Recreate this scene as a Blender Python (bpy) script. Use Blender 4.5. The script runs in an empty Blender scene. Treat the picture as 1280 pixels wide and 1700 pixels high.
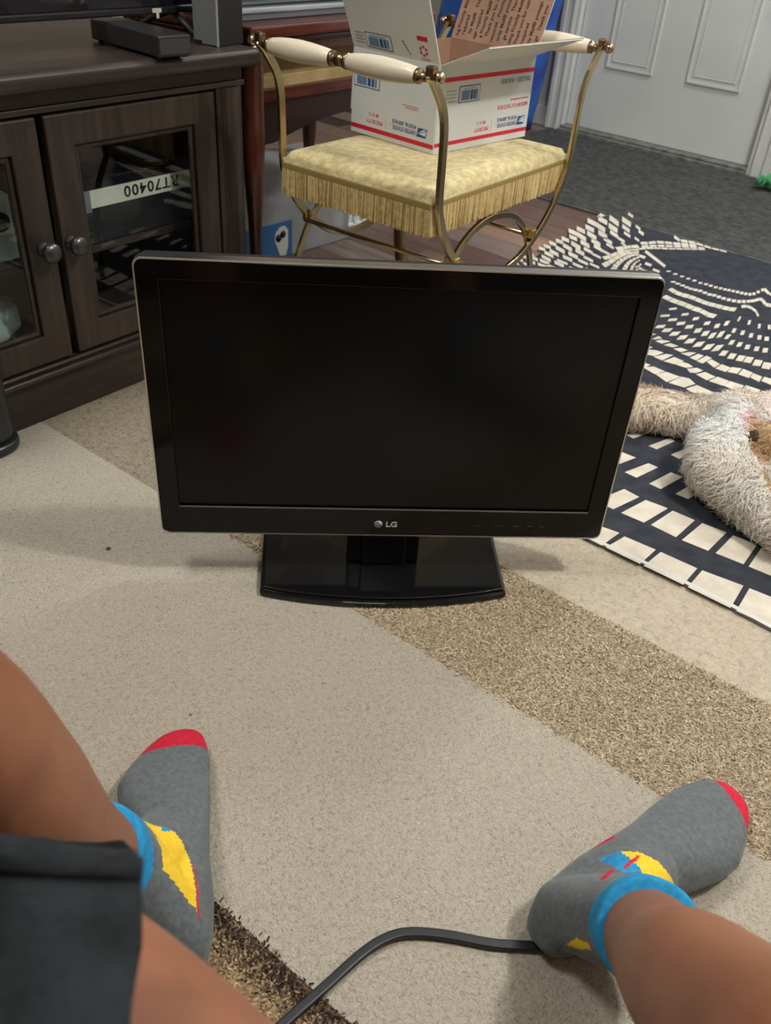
import bpy, bmesh, math, random
from mathutils import Matrix, Vector
import numpy as np

random.seed(7)
RNG = np.random.default_rng(7)
scene = bpy.context.scene
COL = scene.collection

# ------------------------------------------------------------------ camera
cam_data = bpy.data.cameras.new('camera')
cam = bpy.data.objects.new('camera', cam_data)
COL.objects.link(cam)
scene.camera = cam
cam_data.sensor_fit = 'VERTICAL'
cam_data.sensor_height = 36.0
cam_data.lens = 1436.99 / 1700 * 36.0
cam_data.clip_start = 0.02
PITCH, ROLL, CAM_Z = math.radians(35.9086), math.radians(4.3992), 0.8622
c_f = Vector((0, math.cos(PITCH), -math.sin(PITCH)))
c_u0 = Vector((0, math.sin(PITCH), math.cos(PITCH)))
c_r0 = Vector((1, 0, 0))
c_r = c_r0 * math.cos(ROLL) + c_u0 * math.sin(ROLL)
c_u = -c_r0 * math.sin(ROLL) + c_u0 * math.cos(ROLL)
cam.matrix_world = Matrix(((c_r.x, c_u.x, -c_f.x, 0), (c_r.y, c_u.y, -c_f.y, 0),
                           (c_r.z, c_u.z, -c_f.z, CAM_Z), (0, 0, 0, 1)))
cam_data.dof.use_dof = True
cam_data.dof.focus_distance = 1.15
cam_data.dof.aperture_fstop = 9.0

# ------------------------------------------------------------------ world, lights, exposure
world = bpy.data.worlds.new('world')
scene.world = world
world.use_nodes = True
world.node_tree.nodes['Background'].inputs[0].default_value = (0.8, 0.85, 1.0, 1)
world.node_tree.nodes['Background'].inputs[1].default_value = 0.15
scene.view_settings.view_transform = 'Standard'
scene.view_settings.look = 'None'
scene.view_settings.exposure = 0.74
scene.view_settings.gamma = 1.0
scene.view_settings.use_curve_mapping = False


def area_light(name, loc, target, size, power, col):
    ld = bpy.data.lights.new(name, 'AREA')
    ld.shape = 'DISK'
    ld.size = size
    ld.energy = power
    ld.color = col
    o = bpy.data.objects.new(name, ld)
    COL.objects.link(o)
    o.location = loc
    d = Vector(target) - Vector(loc)
    o.rotation_euler = d.to_track_quat('-Z', 'Y').to_euler()
    return o


def bulb_light(name, loc, radius, power, col):
    ld = bpy.data.lights.new(name, 'POINT')
    ld.shadow_soft_size = radius
    ld.energy = power
    ld.color = col
    o = bpy.data.objects.new(name, ld)
    COL.objects.link(o)
    o.location = loc
    return o


bulb_light('ceiling_lamp_light', (1.30, 0.75, 2.25), 0.065, 50, (1.0, 0.985, 0.95))
area_light('left_fill_light', (-1.0, 0.95, 2.37), (-0.5, 1.1, 0), 0.6, 15, (1.0, 0.975, 0.93))  # added fill that brightens the box's left side and the cabinet
area_light('entry_fill_light', (1.45, 2.75, 2.37), (1.3, 2.9, 0), 0.45, 21, (0.95, 0.98, 1.0))  # added to brighten the door and mat, no known fixture
area_light('back_fill_light', (0.2, -1.3, 2.37), (0.2, -0.6, 0), 0.8, 3, (1.0, 0.97, 0.93))  # weak added fill from behind the viewer


# ------------------------------------------------------------------ material helpers
def new_mat(name):
    m = bpy.data.materials.new(name)
    m.use_nodes = True
    nt = m.node_tree
    b = nt.nodes['Principled BSDF']
    return m, nt, b


def srgb(r, g, b):
    f = lambda c: (c / 255 / 12.92) if c / 255 <= 0.04045 else ((c / 255 + 0.055) / 1.055) ** 2.4
    return (f(r), f(g), f(b), 1)


def plain(name, col, rough=0.5, metal=0.0, spec=0.5, coat=0.0, emit=None, sheen=0.0):
    m, nt, b = new_mat(name)
    b.inputs['Base Color'].default_value = col
    b.inputs['Roughness'].default_value = rough
    b.inputs['Metallic'].default_value = metal
    b.inputs['Specular IOR Level'].default_value = spec
    b.inputs['Coat Weight'].default_value = coat
    b.inputs['Sheen Weight'].default_value = sheen
    if emit:
        b.inputs['Emission Color'].default_value = emit[0]
        b.inputs['Emission Strength'].default_value = emit[1]
    return m


def noisy(name, c0, c1, scale=20, detail=4, rough=0.6, bump=0.0, bscale=None, metal=0.0, spec=0.5, stretch=None,
          lo=0.35, hi=0.65, sheen=0.0, coat=0.0, bdist=0.002, rot=0.0):
    """two-tone noise in object space, with optional bump from a second noise"""
    m, nt, b = new_mat(name)
    N = nt.nodes
    tc = N.new('ShaderNodeTexCoord')
    mp = N.new('ShaderNodeMapping')
    nt.links.new(tc.outputs['Object'], mp.inputs['Vector'])
    if stretch:
        mp.inputs['Scale'].default_value = stretch
    mp.inputs['Rotation'].default_value = (0, 0, rot)
    no = N.new('ShaderNodeTexNoise')
    no.inputs['Scale'].default_value = scale
    no.inputs['Detail'].default_value = detail
    nt.links.new(mp.outputs[0], no.inputs['Vector'])
    r = N.new('ShaderNodeValToRGB')
    r.color_ramp.elements[0].position = lo
    r.color_ramp.elements[1].position = hi
    r.color_ramp.elements[0].color = c0
    r.color_ramp.elements[1].color = c1
    nt.links.new(no.outputs['Fac'], r.inputs[0])
    nt.links.new(r.outputs[0], b.inputs['Base Color'])
    b.inputs['Roughness'].default_value = rough
    b.inputs['Metallic'].default_value = metal
    b.inputs['Specular IOR Level'].default_value = spec
    b.inputs['Sheen Weight'].default_value = sheen
    b.inputs['Coat Weight'].default_value = coat
    if bump:
        n2 = N.new('ShaderNodeTexNoise')
        n2.inputs['Scale'].default_value = bscale or scale * 3
        n2.inputs['Detail'].default_value = 3
        nt.links.new(mp.outputs[0], n2.inputs['Vector'])
        bp = N.new('ShaderNodeBump')
        bp.inputs['Strength'].default_value = bump
        bp.inputs['Distance'].default_value = bdist
        nt.links.new(n2.outputs['Fac'], bp.inputs['Height'])
        nt.links.new(bp.outputs[0], b.inputs['Normal'])
    return m


def carpet_mat(name, c_lo, c_mid, c_hi, fibre=420, worm=150, bump=0.6, blotch=0.12, ridge=0.0, speck=0.35):
    """cut pile: small tufts (bump + tone), worm-like creases, wide faint blotches, optional rib direction"""
    m, nt, b = new_mat(name)
    N, L = nt.nodes, nt.links
    tc = N.new('ShaderNodeTexCoord')
    n1 = N.new('ShaderNodeTexNoise')
    n1.inputs['Scale'].default_value = fibre
    n1.inputs['Detail'].default_value = 2
    L.new(tc.outputs['Object'], n1.inputs['Vector'])
    n2 = N.new('ShaderNodeTexNoise')
    n2.inputs['Scale'].default_value = worm
    n2.inputs['Detail'].default_value = 3
    n2.inputs['Distortion'].default_value = 1.2
    mp = N.new('ShaderNodeMapping')
    mp.inputs['Rotation'].default_value = (0, 0, math.radians(-55))
    mp.inputs['Scale'].default_value = (1, 1 - 0.6 * min(1, ridge), 1)
    L.new(tc.outputs['Object'], mp.inputs['Vector'])
    L.new(mp.outputs[0], n2.inputs['Vector'])
    n3 = N.new('ShaderNodeTexNoise')
    n3.inputs['Scale'].default_value = 5
    n3.inputs['Detail'].default_value = 4
    L.new(tc.outputs['Object'], n3.inputs['Vector'])
    add = N.new('ShaderNodeMath')
    add.operation = 'MULTIPLY_ADD'
    add.inputs[1].default_value = speck
    L.new(n1.outputs['Fac'], add.inputs[0])
    mul = N.new('ShaderNodeMath')
    mul.operation = 'MULTIPLY'
    mul.inputs[1].default_value = 1 - speck
    L.new(n2.outputs['Fac'], mul.inputs[0])
    L.new(mul.outputs[0], add.inputs[2])
    r = N.new('ShaderNodeValToRGB')
    e = r.color_ramp.elements
    e[0].position, e[0].color = 0.34, c_lo
    e[1].position, e[1].color = 0.66, c_hi
    k = e.new(0.47)
    k.color = c_mid
    L.new(add.outputs[0], r.inputs[0])
    mx = N.new('ShaderNodeMix')
    mx.data_type = 'RGBA'
    mx.blend_type = 'MULTIPLY'
    mx.inputs['Factor'].default_value = 1
    r2 = N.new('ShaderNodeValToRGB')
    r2.color_ramp.elements[0].position = 0.3
    r2.color_ramp.elements[0].color = (1 - blotch, 1 - blotch, 1 - blotch, 1)
    r2.color_ramp.elements[1].position = 0.7
    r2.color_ramp.elements[1].color = (1, 1, 1, 1)
    L.new(n3.outputs['Fac'], r2.inputs[0])
    L.new(r.outputs[0], mx.inputs[6])
    L.new(r2.outputs[0], mx.inputs[7])
    L.new(mx.outputs[2], b.inputs['Base Color'])
    b.inputs['Roughness'].default_value = 0.95
    b.inputs['Specular IOR Level'].default_value = 0.1
    b.inputs['Sheen Weight'].default_value = 0.15
    bp = N.new('ShaderNodeBump')
    bp.inputs['Strength'].default_value = bump
    bp.inputs['Distance'].default_value = 0.004
    L.new(add.outputs[0], bp.inputs['Height'])
    L.new(bp.outputs[0], b.inputs['Normal'])
    return m


def wood_mat(name, c0, c1, axis=0, scale=9, rough=0.4, coat=0.0, spec=0.5, per_object=0.0, stretch=9):
    """grain stretched along one object axis; per_object shifts the tone from piece to piece"""
    m, nt, b = new_mat(name)
    N, L = nt.nodes, nt.links
    tc = N.new('ShaderNodeTexCoord')
    mp = N.new('ShaderNodeMapping')
    sc = [stretch, stretch, stretch]
    sc[axis] = 0.7
    mp.inputs['Scale'].default_value = sc
    L.new(tc.outputs['Object'], mp.inputs['Vector'])
    oi = N.new('ShaderNodeObjectInfo')
    ad = N.new('ShaderNodeVectorMath')
    ad.operation = 'ADD'
    L.new(mp.outputs[0], ad.inputs[0])
    mm = N.new('ShaderNodeMath')
    mm.operation = 'MULTIPLY'
    mm.inputs[1].default_value = 37
    L.new(oi.outputs['Random'], mm.inputs[0])
    L.new(mm.outputs[0], ad.inputs[1])
    no = N.new('ShaderNodeTexNoise')
    no.inputs['Scale'].default_value = scale
    no.inputs['Detail'].default_value = 6
    no.inputs['Distortion'].default_value = 0.6
    L.new(ad.outputs[0], no.inputs['Vector'])
    r = N.new('ShaderNodeValToRGB')
    r.color_ramp.elements[0].position = 0.3
    r.color_ramp.elements[1].position = 0.7
    r.color_ramp.elements[0].color = c0
    r.color_ramp.elements[1].color = c1
    L.new(no.outputs['Fac'], r.inputs[0])
    out = r.outputs[0]
    if per_object:
        hs = N.new('ShaderNodeHueSaturation')
        ma = N.new('ShaderNodeMapRange')
        ma.inputs['To Min'].default_value = 1 - per_object
        ma.inputs['To Max'].default_value = 1 + per_object
        L.new(oi.outputs['Random'], ma.inputs['Value'])
        L.new(ma.outputs[0], hs.inputs['Value'])
        L.new(out, hs.inputs['Color'])
        out = hs.outputs[0]
    L.new(out, b.inputs['Base Color'])
    b.inputs['Roughness'].default_value = rough
    b.inputs['Specular IOR Level'].default_value = spec
    b.inputs['Coat Weight'].default_value = coat
    bp = N.new('ShaderNodeBump')
    bp.inputs['Strength'].default_value = 0.15
    bp.inputs['Distance'].default_value = 0.001
    L.new(no.outputs['Fac'], bp.inputs['Height'])
    L.new(bp.outputs[0], b.inputs['Normal'])
    return m


def glass_mat(name, tint=(0.95, 0.97, 0.96, 1)):
    m = bpy.data.materials.new(name)
    m.use_nodes = True
    nt = m.node_tree
    for n in list(nt.nodes):
        nt.nodes.remove(n)
    o = nt.nodes.new('ShaderNodeOutputMaterial')
    t = nt.nodes.new('ShaderNodeBsdfTransparent')
    t.inputs[0].default_value = tint
    g = nt.nodes.new('ShaderNodeBsdfGlossy')
    g.inputs['Roughness'].default_value = 0.01
    fr = nt.nodes.new('ShaderNodeFresnel')
    fr.inputs[0].default_value = 1.45
    mx = nt.nodes.new('ShaderNodeMixShader')
    ge = nt.nodes.new('ShaderNodeNewGeometry')
    sb = nt.nodes.new('ShaderNodeMath')
    sb.operation = 'SUBTRACT'
    sb.use_clamp = True
    nt.links.new(fr.outputs[0], sb.inputs[0])
    nt.links.new(ge.outputs['Backfacing'], sb.inputs[1])
    nt.links.new(sb.outputs[0], mx.inputs[0])
    nt.links.new(t.outputs[0], mx.inputs[1])
    nt.links.new(g.outputs[0], mx.inputs[2])
    nt.links.new(mx.outputs[0], o.inputs[0])
    return m


# ------------------------------------------------------------------ geometry helpers
class MB:
    """collects shapes, build() links them as one mesh object"""

    def __init__(self):
        self.v, self.f, self.mi, self.sm = [], [], [], []

    def add(self, verts, faces, mi=0, smooth=False):
        o = len(self.v)
        self.v += [tuple(p) for p in verts]
        for fc in faces:
            self.f.append(tuple(i + o for i in fc))
            self.mi.append(mi)
            self.sm.append(smooth)
        return self

    def box(self, a, b, M=None, mi=0):
        (x0, y0, z0), (x1, y1, z1) = a, b
        vs = [(x0, y0, z0), (x1, y0, z0), (x1, y1, z0), (x0, y1, z0), (x0, y0, z1), (x1, y0, z1), (x1, y1, z1), (x0, y1, z1)]
        if M is not None:
            vs = [M @ Vector(p) for p in vs]
        return self.add(vs, [(0, 3, 2, 1), (4, 5, 6, 7), (0, 1, 5, 4), (1, 2, 6, 5), (2, 3, 7, 6), (3, 0, 4, 7)], mi)

    def prism(self, poly, z0, z1, M=None, mi=0):
        """poly counter-clockwise in xy"""
        n = len(poly)
        vs = [(x, y, z0) for x, y in poly] + [(x, y, z1) for x, y in poly]
        if M is not None:
            vs = [M @ Vector(p) for p in vs]
        fs = [tuple(range(n - 1, -1, -1)), tuple(range(n, 2 * n))]
        fs += [(i, (i + 1) % n, n + (i + 1) % n, n + i) for i in range(n)]
        return self.add(vs, fs, mi)

    def ring(self, outer, inner, z0, z1, M=None, mi=0):
        """frame between two polygons with the same number of points"""
        n = len(outer)
        vs = [(x, y, z0) for x, y in outer] + [(x, y, z0) for x, y in inner] + [(x, y, z1) for x, y in outer] + [(x, y, z1) for x, y in inner]
        if M is not None:
            vs = [M @ Vector(p) for p in vs]
        fs = []
        for i in range(n):
            j = (i + 1) % n
            fs += [(n + i, n + j, j, i), (2 * n + i, 2 * n + j, 3 * n + j, 3 * n + i), (i, j, 2 * n + j, 2 * n + i), (3 * n + i, 3 * n + j, n + j, n + i)]
        return self.add(vs, fs, mi)

    def tube(self, path, rad, seg=8, M=None, mi=0, smooth=True, flat=None, up=None, cap=True):
        """tube along a path; rad number or list; flat=(w,h) gives a rectangular bar"""
        P = [Vector(p) for p in path]
        n = len(P)
        if not hasattr(rad, '__len__'):
            rad = [rad] * n
        ring0 = None
        vs = []
        prev = None
        for i in range(n):
            t = (P[min(i + 1, n - 1)] - P[max(i - 1, 0)])
            t.normalize()
            if prev is None:
                u = Vector(up) if up else (Vector((0, 0, 1)) if abs(t.z) < 0.9 else Vector((1, 0, 0)))
            else:
                u = prev
            if up:
                u = Vector(up)
            u = (u - t * u.dot(t))
            u.normalize()
            prev = u
            w = t.cross(u)
            if flat:
                a, b = flat[0] / 2 * rad[i], flat[1] / 2 * rad[i]
                offs = [(a, b), (-a, b), (-a, -b), (a, -b)]
            else:
                offs = [(math.cos(2 * math.pi * k / seg) * rad[i], math.sin(2 * math.pi * k / seg) * rad[i]) for k in range(seg)]
            for (p, q) in offs:
                vs.append(P[i] + u * p + w * q)
        s = 4 if flat else seg
        if M is not None:
            vs = [M @ p for p in vs]
        fs = []
        for i in range(n - 1):
            for k in range(s):
                k2 = (k + 1) % s
                fs.append((i * s + k, i * s + k2, (i + 1) * s + k2, (i + 1) * s + k))
        self.add(vs, fs, mi, smooth and not flat)
        if cap:
            o = len(self.v) - len(vs)
            self.f += [tuple(o + k for k in range(s - 1, -1, -1)), tuple(o + (n - 1) * s + k for k in range(s))]
            self.mi += [mi, mi]
            self.sm += [False, False]
        return self

    def lathe(self, prof, seg=24, M=None, mi=0, smooth=True):
        """profile of (radius, z)"""
        vs = []
        for r, z in prof:
            for k in range(seg):
                a = 2 * math.pi * k / seg
                vs.append(Vector((r * math.cos(a), r * math.sin(a), z)))
        if M is not None:
            vs = [M @ p for p in vs]
        fs = []
        for i in range(len(prof) - 1):
            for k in range(seg):
                k2 = (k + 1) % seg
                fs.append((i * seg + k, i * seg + k2, (i + 1) * seg + k2, (i + 1) * seg + k))
        fs.append(tuple(range(seg - 1, -1, -1)))
        fs.append(tuple((len(prof) - 1) * seg + k for k in range(seg)))
        return self.add(vs, fs, mi, smooth)

    def build(self, name, mats, parent=None, bevel=0.0, bseg=2, subsurf=0, wn=False):
        me = bpy.data.meshes.new(name)
        me.from_pydata([tuple(p) for p in self.v], [], self.f)
        for m in (mats if isinstance(mats, (list, tuple)) else [mats]):
            me.materials.append(m)
        me.polygons.foreach_set('material_index', self.mi)
        me.polygons.foreach_set('use_smooth', self.sm)
        me.update()
        o = bpy.data.objects.new(name, me)
        COL.objects.link(o)
        if parent is not None:
            o.parent = parent
        if bevel:
            bv = o.modifiers.new('bevel', 'BEVEL')
            bv.width = bevel
            bv.segments = bseg
            bv.limit_method = 'ANGLE'
            bv.harden_normals = False
        if subsurf:
            s = o.modifiers.new('sub', 'SUBSURF')
            s.levels = s.render_levels = subsurf
        return o


def thing(name, label, cat, loc=(0, 0, 0), rotz=0.0, group=None):
    o = bpy.data.objects.new(name, None)
    o.empty_display_size = 0.1
    COL.objects.link(o)
    o.location = loc
    o.rotation_euler = (0, 0, rotz)
    tag(o, label, cat, group)
    return o


def tag(o, label=None, cat=None, group=None, kind=None):
    if label:
        o['label'] = label
    if cat:
        o['category'] = cat
    if group:
        o['group'] = group
    if kind:
        o['kind'] = kind
    return o


def rrect(w, h, r, n=5, cx=0.0, cy=0.0):
    """rounded rectangle, counter-clockwise"""
    pts = []
    for (sx, sy, a0) in ((1, -1, -90), (1, 1, 0), (-1, 1, 90), (-1, -1, 180)):
        for k in range(n):
            a = math.radians(a0 + 90 * k / (n - 1))
            pts.append((cx + sx * (w / 2 - r) + r * math.cos(a), cy + sy * (h / 2 - r) + r * math.sin(a)))
    return pts


def rect(x0, y0, x1, y1):
    return [(x0, y0), (x1, y0), (x1, y1), (x0, y1)]


def frame_matrix(origin, ux, uy, uz):
    ux, uy, uz, o = Vector(ux), Vector(uy), Vector(uz), Vector(origin)
    return Matrix(((ux.x, uy.x, uz.x, o.x), (ux.y, uy.y, uz.y, o.y), (ux.z, uy.z, uz.z, o.z), (0, 0, 0, 1)))


def lettering(body, size, mat, parent, M, name='lettering', align='LEFT', extrude=0.0002, xscale=1.0, bold=0.0, space=1.0):
    """a line of text turned into a mesh; M maps the text plane into the parent's space"""
    cu = bpy.data.curves.new('text', 'FONT')
    cu.body = body
    cu.size = size
    cu.align_x = align
    cu.extrude = extrude
    cu.offset = bold
    cu.space_character = space
    cu.resolution_u = 3
    tmp = bpy.data.objects.new('text_tmp', cu)
    COL.objects.link(tmp)
    dg = bpy.context.evaluated_depsgraph_get()
    me = bpy.data.meshes.new_from_object(tmp.evaluated_get(dg))
    bpy.data.objects.remove(tmp)
    bpy.data.curves.remove(cu)
    me.transform(M @ Matrix.Scale(xscale, 4, (1, 0, 0)))
    me.materials.clear()
    me.materials.append(mat)
    o = bpy.data.objects.new(name, me)
    COL.objects.link(o)
    o.parent = parent
    return o


def remeshed(name, mb, voxel, mats, smooth_iter=6, parent=None):
    """fuse overlapping closed shapes into one continuous skin"""
    me = bpy.data.meshes.new(name)
    me.from_pydata([tuple(p) for p in mb.v], [], mb.f)
    o = bpy.data.objects.new(name, me)
    COL.objects.link(o)
    r = o.modifiers.new('r', 'REMESH')
    r.mode = 'VOXEL'
    r.voxel_size = voxel
    s = o.modifiers.new('s', 'SMOOTH')
    s.factor = 0.5
    s.iterations = smooth_iter
    dg = bpy.context.evaluated_depsgraph_get()
    me2 = bpy.data.meshes.new_from_object(o.evaluated_get(dg))
    o.modifiers.clear()
    o.data = me2
    bpy.data.meshes.remove(me)
    me2.name = name
    me2.materials.clear()
    for m in (mats if isinstance(mats, (list, tuple)) else [mats]):
        me2.materials.append(m)
    me2.polygons.foreach_set('use_smooth', [True] * len(me2.polygons))
    if parent is not None:
        o.parent = parent
    return o


def ellipsoid(mb, c, r, rot=None, seg=20, rings=12, mi=0):
    prof = [(max(1e-4, math.sin(math.pi * i / rings)), -math.cos(math.pi * i / rings)) for i in range(rings + 1)]
    M = Matrix.Translation(c) @ (rot.to_4x4() if rot else Matrix.Identity(4)) @ Matrix.Diagonal((r[0], r[1], r[2], 1))
    mb.lathe(prof, seg, M, mi)


def capsule(mb, pts, rads, seg=16):
    """tapered limb with round ends"""
    P = [Vector(p) for p in pts]
    d0 = (P[0] - P[1]).normalized()
    d1 = (P[-1] - P[-2]).normalized()
    path = [P[0] + d0 * rads[0] * k for k in (0.98, 0.85, 0.55)] + P + [P[-1] + d1 * rads[-1] * k for k in (0.55, 0.85, 0.98)]
    rr = [rads[0] * k for k in (0.2, 0.53, 0.84)] + list(rads) + [rads[-1] * k for k in (0.84, 0.53, 0.2)]
    mb.tube(path, rr, seg)


def catmull(pts, n=6):
    P = [Vector(p) for p in pts]
    P = [P[0] * 2 - P[1]] + P + [P[-1] * 2 - P[-2]]
    out = []
    for i in range(1, len(P) - 2):
        for k in range(n):
            t = k / n
            a, b, c, d = P[i - 1], P[i], P[i + 1], P[i + 2]
            out.append(0.5 * ((2 * b) + (c - a) * t + (2 * a - 5 * b + 4 * c - d) * t * t + (3 * b - a - 3 * c + d) * t ** 3))
    out.append(P[-2])
    return out

# ------------------------------------------------------------------ materials
M_WALL = noisy('wall_paint', srgb(196, 197, 194), srgb(206, 206, 202), 6, rough=0.8, bump=0.1, bscale=160)
M_WALLB = noisy('wall_paint_beige', srgb(168, 158, 142), srgb(178, 168, 152), 6, rough=0.8, bump=0.1, bscale=160)
M_CEIL = plain('ceiling_paint', srgb(225, 222, 215), 0.9)
M_DOOR = noisy('door_paint', srgb(203, 207, 205), srgb(211, 214, 211), 4, rough=0.42)
M_TRIM = noisy('trim_paint', srgb(196, 198, 196), srgb(208, 209, 206), 9, rough=0.5, bump=0.05)
M_SILL = noisy('threshold_metal', srgb(96, 98, 92), srgb(140, 142, 135), 30, rough=0.5, metal=0.3)
M_SUBFLOOR = plain('subfloor', srgb(52, 40, 34), 0.8)
M_PLANKS = [wood_mat('plank_%s' % n, a, b, 0, 7, rough=0.42, per_object=0.14, stretch=10) for n, a, b in (
    ('umber', srgb(78, 56, 46), srgb(104, 78, 64)), ('walnut', srgb(92, 68, 56), srgb(122, 94, 78)),
    ('tan', srgb(122, 92, 72), srgb(158, 128, 106)), ('ash', srgb(98, 84, 76), srgb(134, 116, 104)))]
M_MAT = noisy('door_mat_rubber', srgb(54, 56, 56), srgb(86, 88, 86), 90, detail=2, rough=0.85, bump=0.8, bscale=130, stretch=(0.45, 1, 1), bdist=0.004)
M_CREAM = carpet_mat('carpet_cream', srgb(150, 142, 126), srgb(179, 171, 155), srgb(194, 187, 172), 520, 220, 0.95, 0.07)
M_SAND = carpet_mat('carpet_sand', srgb(163, 152, 134), srgb(184, 172, 153), srgb(198, 187, 168), 300, 90, 0.45, 0.08)
M_TAN = carpet_mat('carpet_tan_frieze', srgb(136, 121, 98), srgb(172, 156, 130), srgb(196, 181, 156), 330, 190, 1.0, 0.12, ridge=0.8, speck=0.45)
M_STONE = carpet_mat('carpet_stone', srgb(112, 102, 84), srgb(146, 136, 117), srgb(166, 156, 138), 260, 110, 0.7, 0.14)
M_BROWN = carpet_mat('carpet_brown_frieze', srgb(118, 96, 70), srgb(164, 140, 108), srgb(192, 168, 134), 330, 200, 1.0, 0.15, speck=0.45)
M_DARKPILE = carpet_mat('carpet_dark_edge', srgb(40, 32, 27), srgb(78, 62, 50), srgb(132, 112, 90), 300, 190, 1.0, 0.2, speck=0.45)
M_NAVY = noisy('rug_navy', srgb(50, 53, 61), srgb(62, 65, 72), 34, rough=0.95, bump=0.3, bscale=500, spec=0.1)
M_IVORY = noisy('rug_ivory', srgb(206, 198, 182), srgb(222, 214, 199), 30, rough=0.95, bump=0.3, bscale=600, spec=0.1)
M_BIND = plain('rug_binding', srgb(212, 211, 205), 0.9)
M_UNDER = plain('rug_underside', srgb(70, 70, 70), 0.9)
M_GLOSSBLACK = plain('gloss_black_plastic', (0.006, 0.006, 0.007, 1), 0.09, spec=0.5)
M_BEZEL = plain('bezel_black', (0.004, 0.004, 0.0042, 1), 0.10, spec=0.28)
M_SCREEN = plain('screen_black', (0.0025, 0.0025, 0.0025, 1), 0.22, spec=0.26)
M_MATTBLACK = plain('matt_black', (0.012, 0.012, 0.013, 1), 0.5)
M_CHROME = plain('smoked_chrome', (0.66, 0.62, 0.60, 1), 0.24, 1.0)
M_GREYLINE = plain('grey_bezel_lip', (0.20, 0.21, 0.22, 1), 0.35, 0.6)
M_LOGO = plain('silver_print', (0.55, 0.55, 0.56, 1), 0.4)
M_MARK = plain('dim_print', (0.05, 0.05, 0.055, 1), 0.5)
M_GLASS = glass_mat('clear_glass')

# ------------------------------------------------------------------ the room
E_S = Vector((0.7693, -0.6388, 0))            # along the door wall
E_W = Vector((-0.6388, -0.7693, 0))           # into the room
ROOM0 = Vector((0.685, 4.29, 0))
RM = frame_matrix(ROOM0, E_S, -E_W, (0, 0, 1))   # x along the wall, y outwards through the wall, z up
FLOOR_Z = -0.002


def struct(name, mb, mat, parent=None, bevel=0.0):
    o = mb.build(name, mat, parent, bevel)
    if parent is None:
        o.matrix_world = RM
        o['kind'] = 'structure'
    return o


S0, S1, W1, HC = -1.1, 4.3, 5.4, 2.42
floor = struct('floor', MB().box((S0, -W1, -0.1), (S1, 0.25, FLOOR_Z - 0.006)), M_SUBFLOOR)
struct('ceiling', MB().box((S0, -W1, HC), (S1, 0.1, HC + 0.08)), M_CEIL)
struct('wall_left', MB().box((S0 - 0.1, -W1, -0.1), (S0, 0.1, HC)), M_WALLB)
struct('wall_right', MB().box((S1, -W1, -0.1), (S1 + 0.1, 0.1, HC)), M_WALLB)
struct('wall_back', MB().box((S0 - 0.1, -W1 - 0.1, -0.1), (S1 + 0.1, -W1, HC)), M_WALLB)
wf = MB()
DW, DH = 0.885, 2.04
wf.box((S0, -0.012, -0.1), (-0.03, 0.12, HC)).box((DW + 0.03, -0.012, -0.1), (S1, 0.12, HC)).box((-0.03, -0.012, DH + 0.03), (DW + 0.03, 0.12, HC))
struct('wall_front', wf, M_WALL)

# laminate planks run along the door wall
PW = 0.125
plank_meshes = {}


def plank_mesh(length, mi):
    key = (round(length, 3), mi)
    if key not in plank_meshes:
        g = 0.0008
        m = MB().box((g, g, -0.006), (length - g, PW - g, 0))
        me = bpy.data.meshes.new('plank')
        me.from_pydata(m.v, [], m.f)
        me.materials.append(M_PLANKS[mi])
        plank_meshes[key] = me
    return plank_meshes[key]


rp = random.Random(3)
w = 0.0
row = 0
while w < 2.95:
    x = -1.05 + rp.choice((0, 0.2, 0.45, 0.6))
    while x < 2.5:
        ln = rp.choice((0.45, 0.6, 0.8, 0.95))
        o = bpy.data.objects.new('plank', plank_mesh(ln, rp.choice((0, 0, 1, 1, 2, 3))))
        COL.objects.link(o)
        o.parent = floor
        o.location = (x, -w - PW, FLOOR_Z)
        x += ln
    w += PW
    row += 1

# door, casing, threshold
door = struct('door_1', MB().box((0.004, 0.0, 0.028), (DW - 0.004, 0.045, DH)), M_DOOR)
for (a, b) in ((0.152, 0.372), (0.528, 0.760)):
    for (z0, z1) in ((0.28, 0.86), (1.02, 1.60), (1.68, 1.92)):
        cx, cz, ww, hh = (a + b) / 2, (z0 + z1) / 2, b - a, z1 - z0
        MM = Matrix(((1, 0, 0, 0), (0, 0, -1, 0), (0, 1, 0, 0), (0, 0, 0, 1)))
        m = MB()
        # stepped moulding: outer bead, cove, inner step
        m.ring(rect(a, z0, b, z1), rect(a + 0.010, z0 + 0.010, b - 0.010, z1 - 0.010), 0, 0.007, MM)
        m.ring(rect(a + 0.010, z0 + 0.010, b - 0.010, z1 - 0.010), rect(a + 0.026, z0 + 0.026, b - 0.026, z1 - 0.026), 0, 0.0035, MM)
        m.ring(rect(a + 0.026, z0 + 0.026, b - 0.026, z1 - 0.026), rect(a + 0.034, z0 + 0.034, b - 0.034, z1 - 0.034), 0, 0.006, MM)
        struct('panel_moulding', m, M_DOOR, door, 0.0022)
        struct('door_panel', MB().box((a + 0.034, -0.0045, z0 + 0.034), (b - 0.034, 0.0, z1 - 0.034)), M_DOOR, door, 0.003)
struct('door_handle', MB().lathe([(0.030, 0), (0.031, 0.004), (0.012, 0.008), (0.011, 0.03), (0.026, 0.042), (0.03, 0.055), (0.022, 0.066), (0.004, 0.069)], 20,
                                 frame_matrix((0.07, 0, 0.93), (1, 0, 0), (0, 0, 1), (0, -1, 0))), M_SILL, door)
tr = MB()
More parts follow.
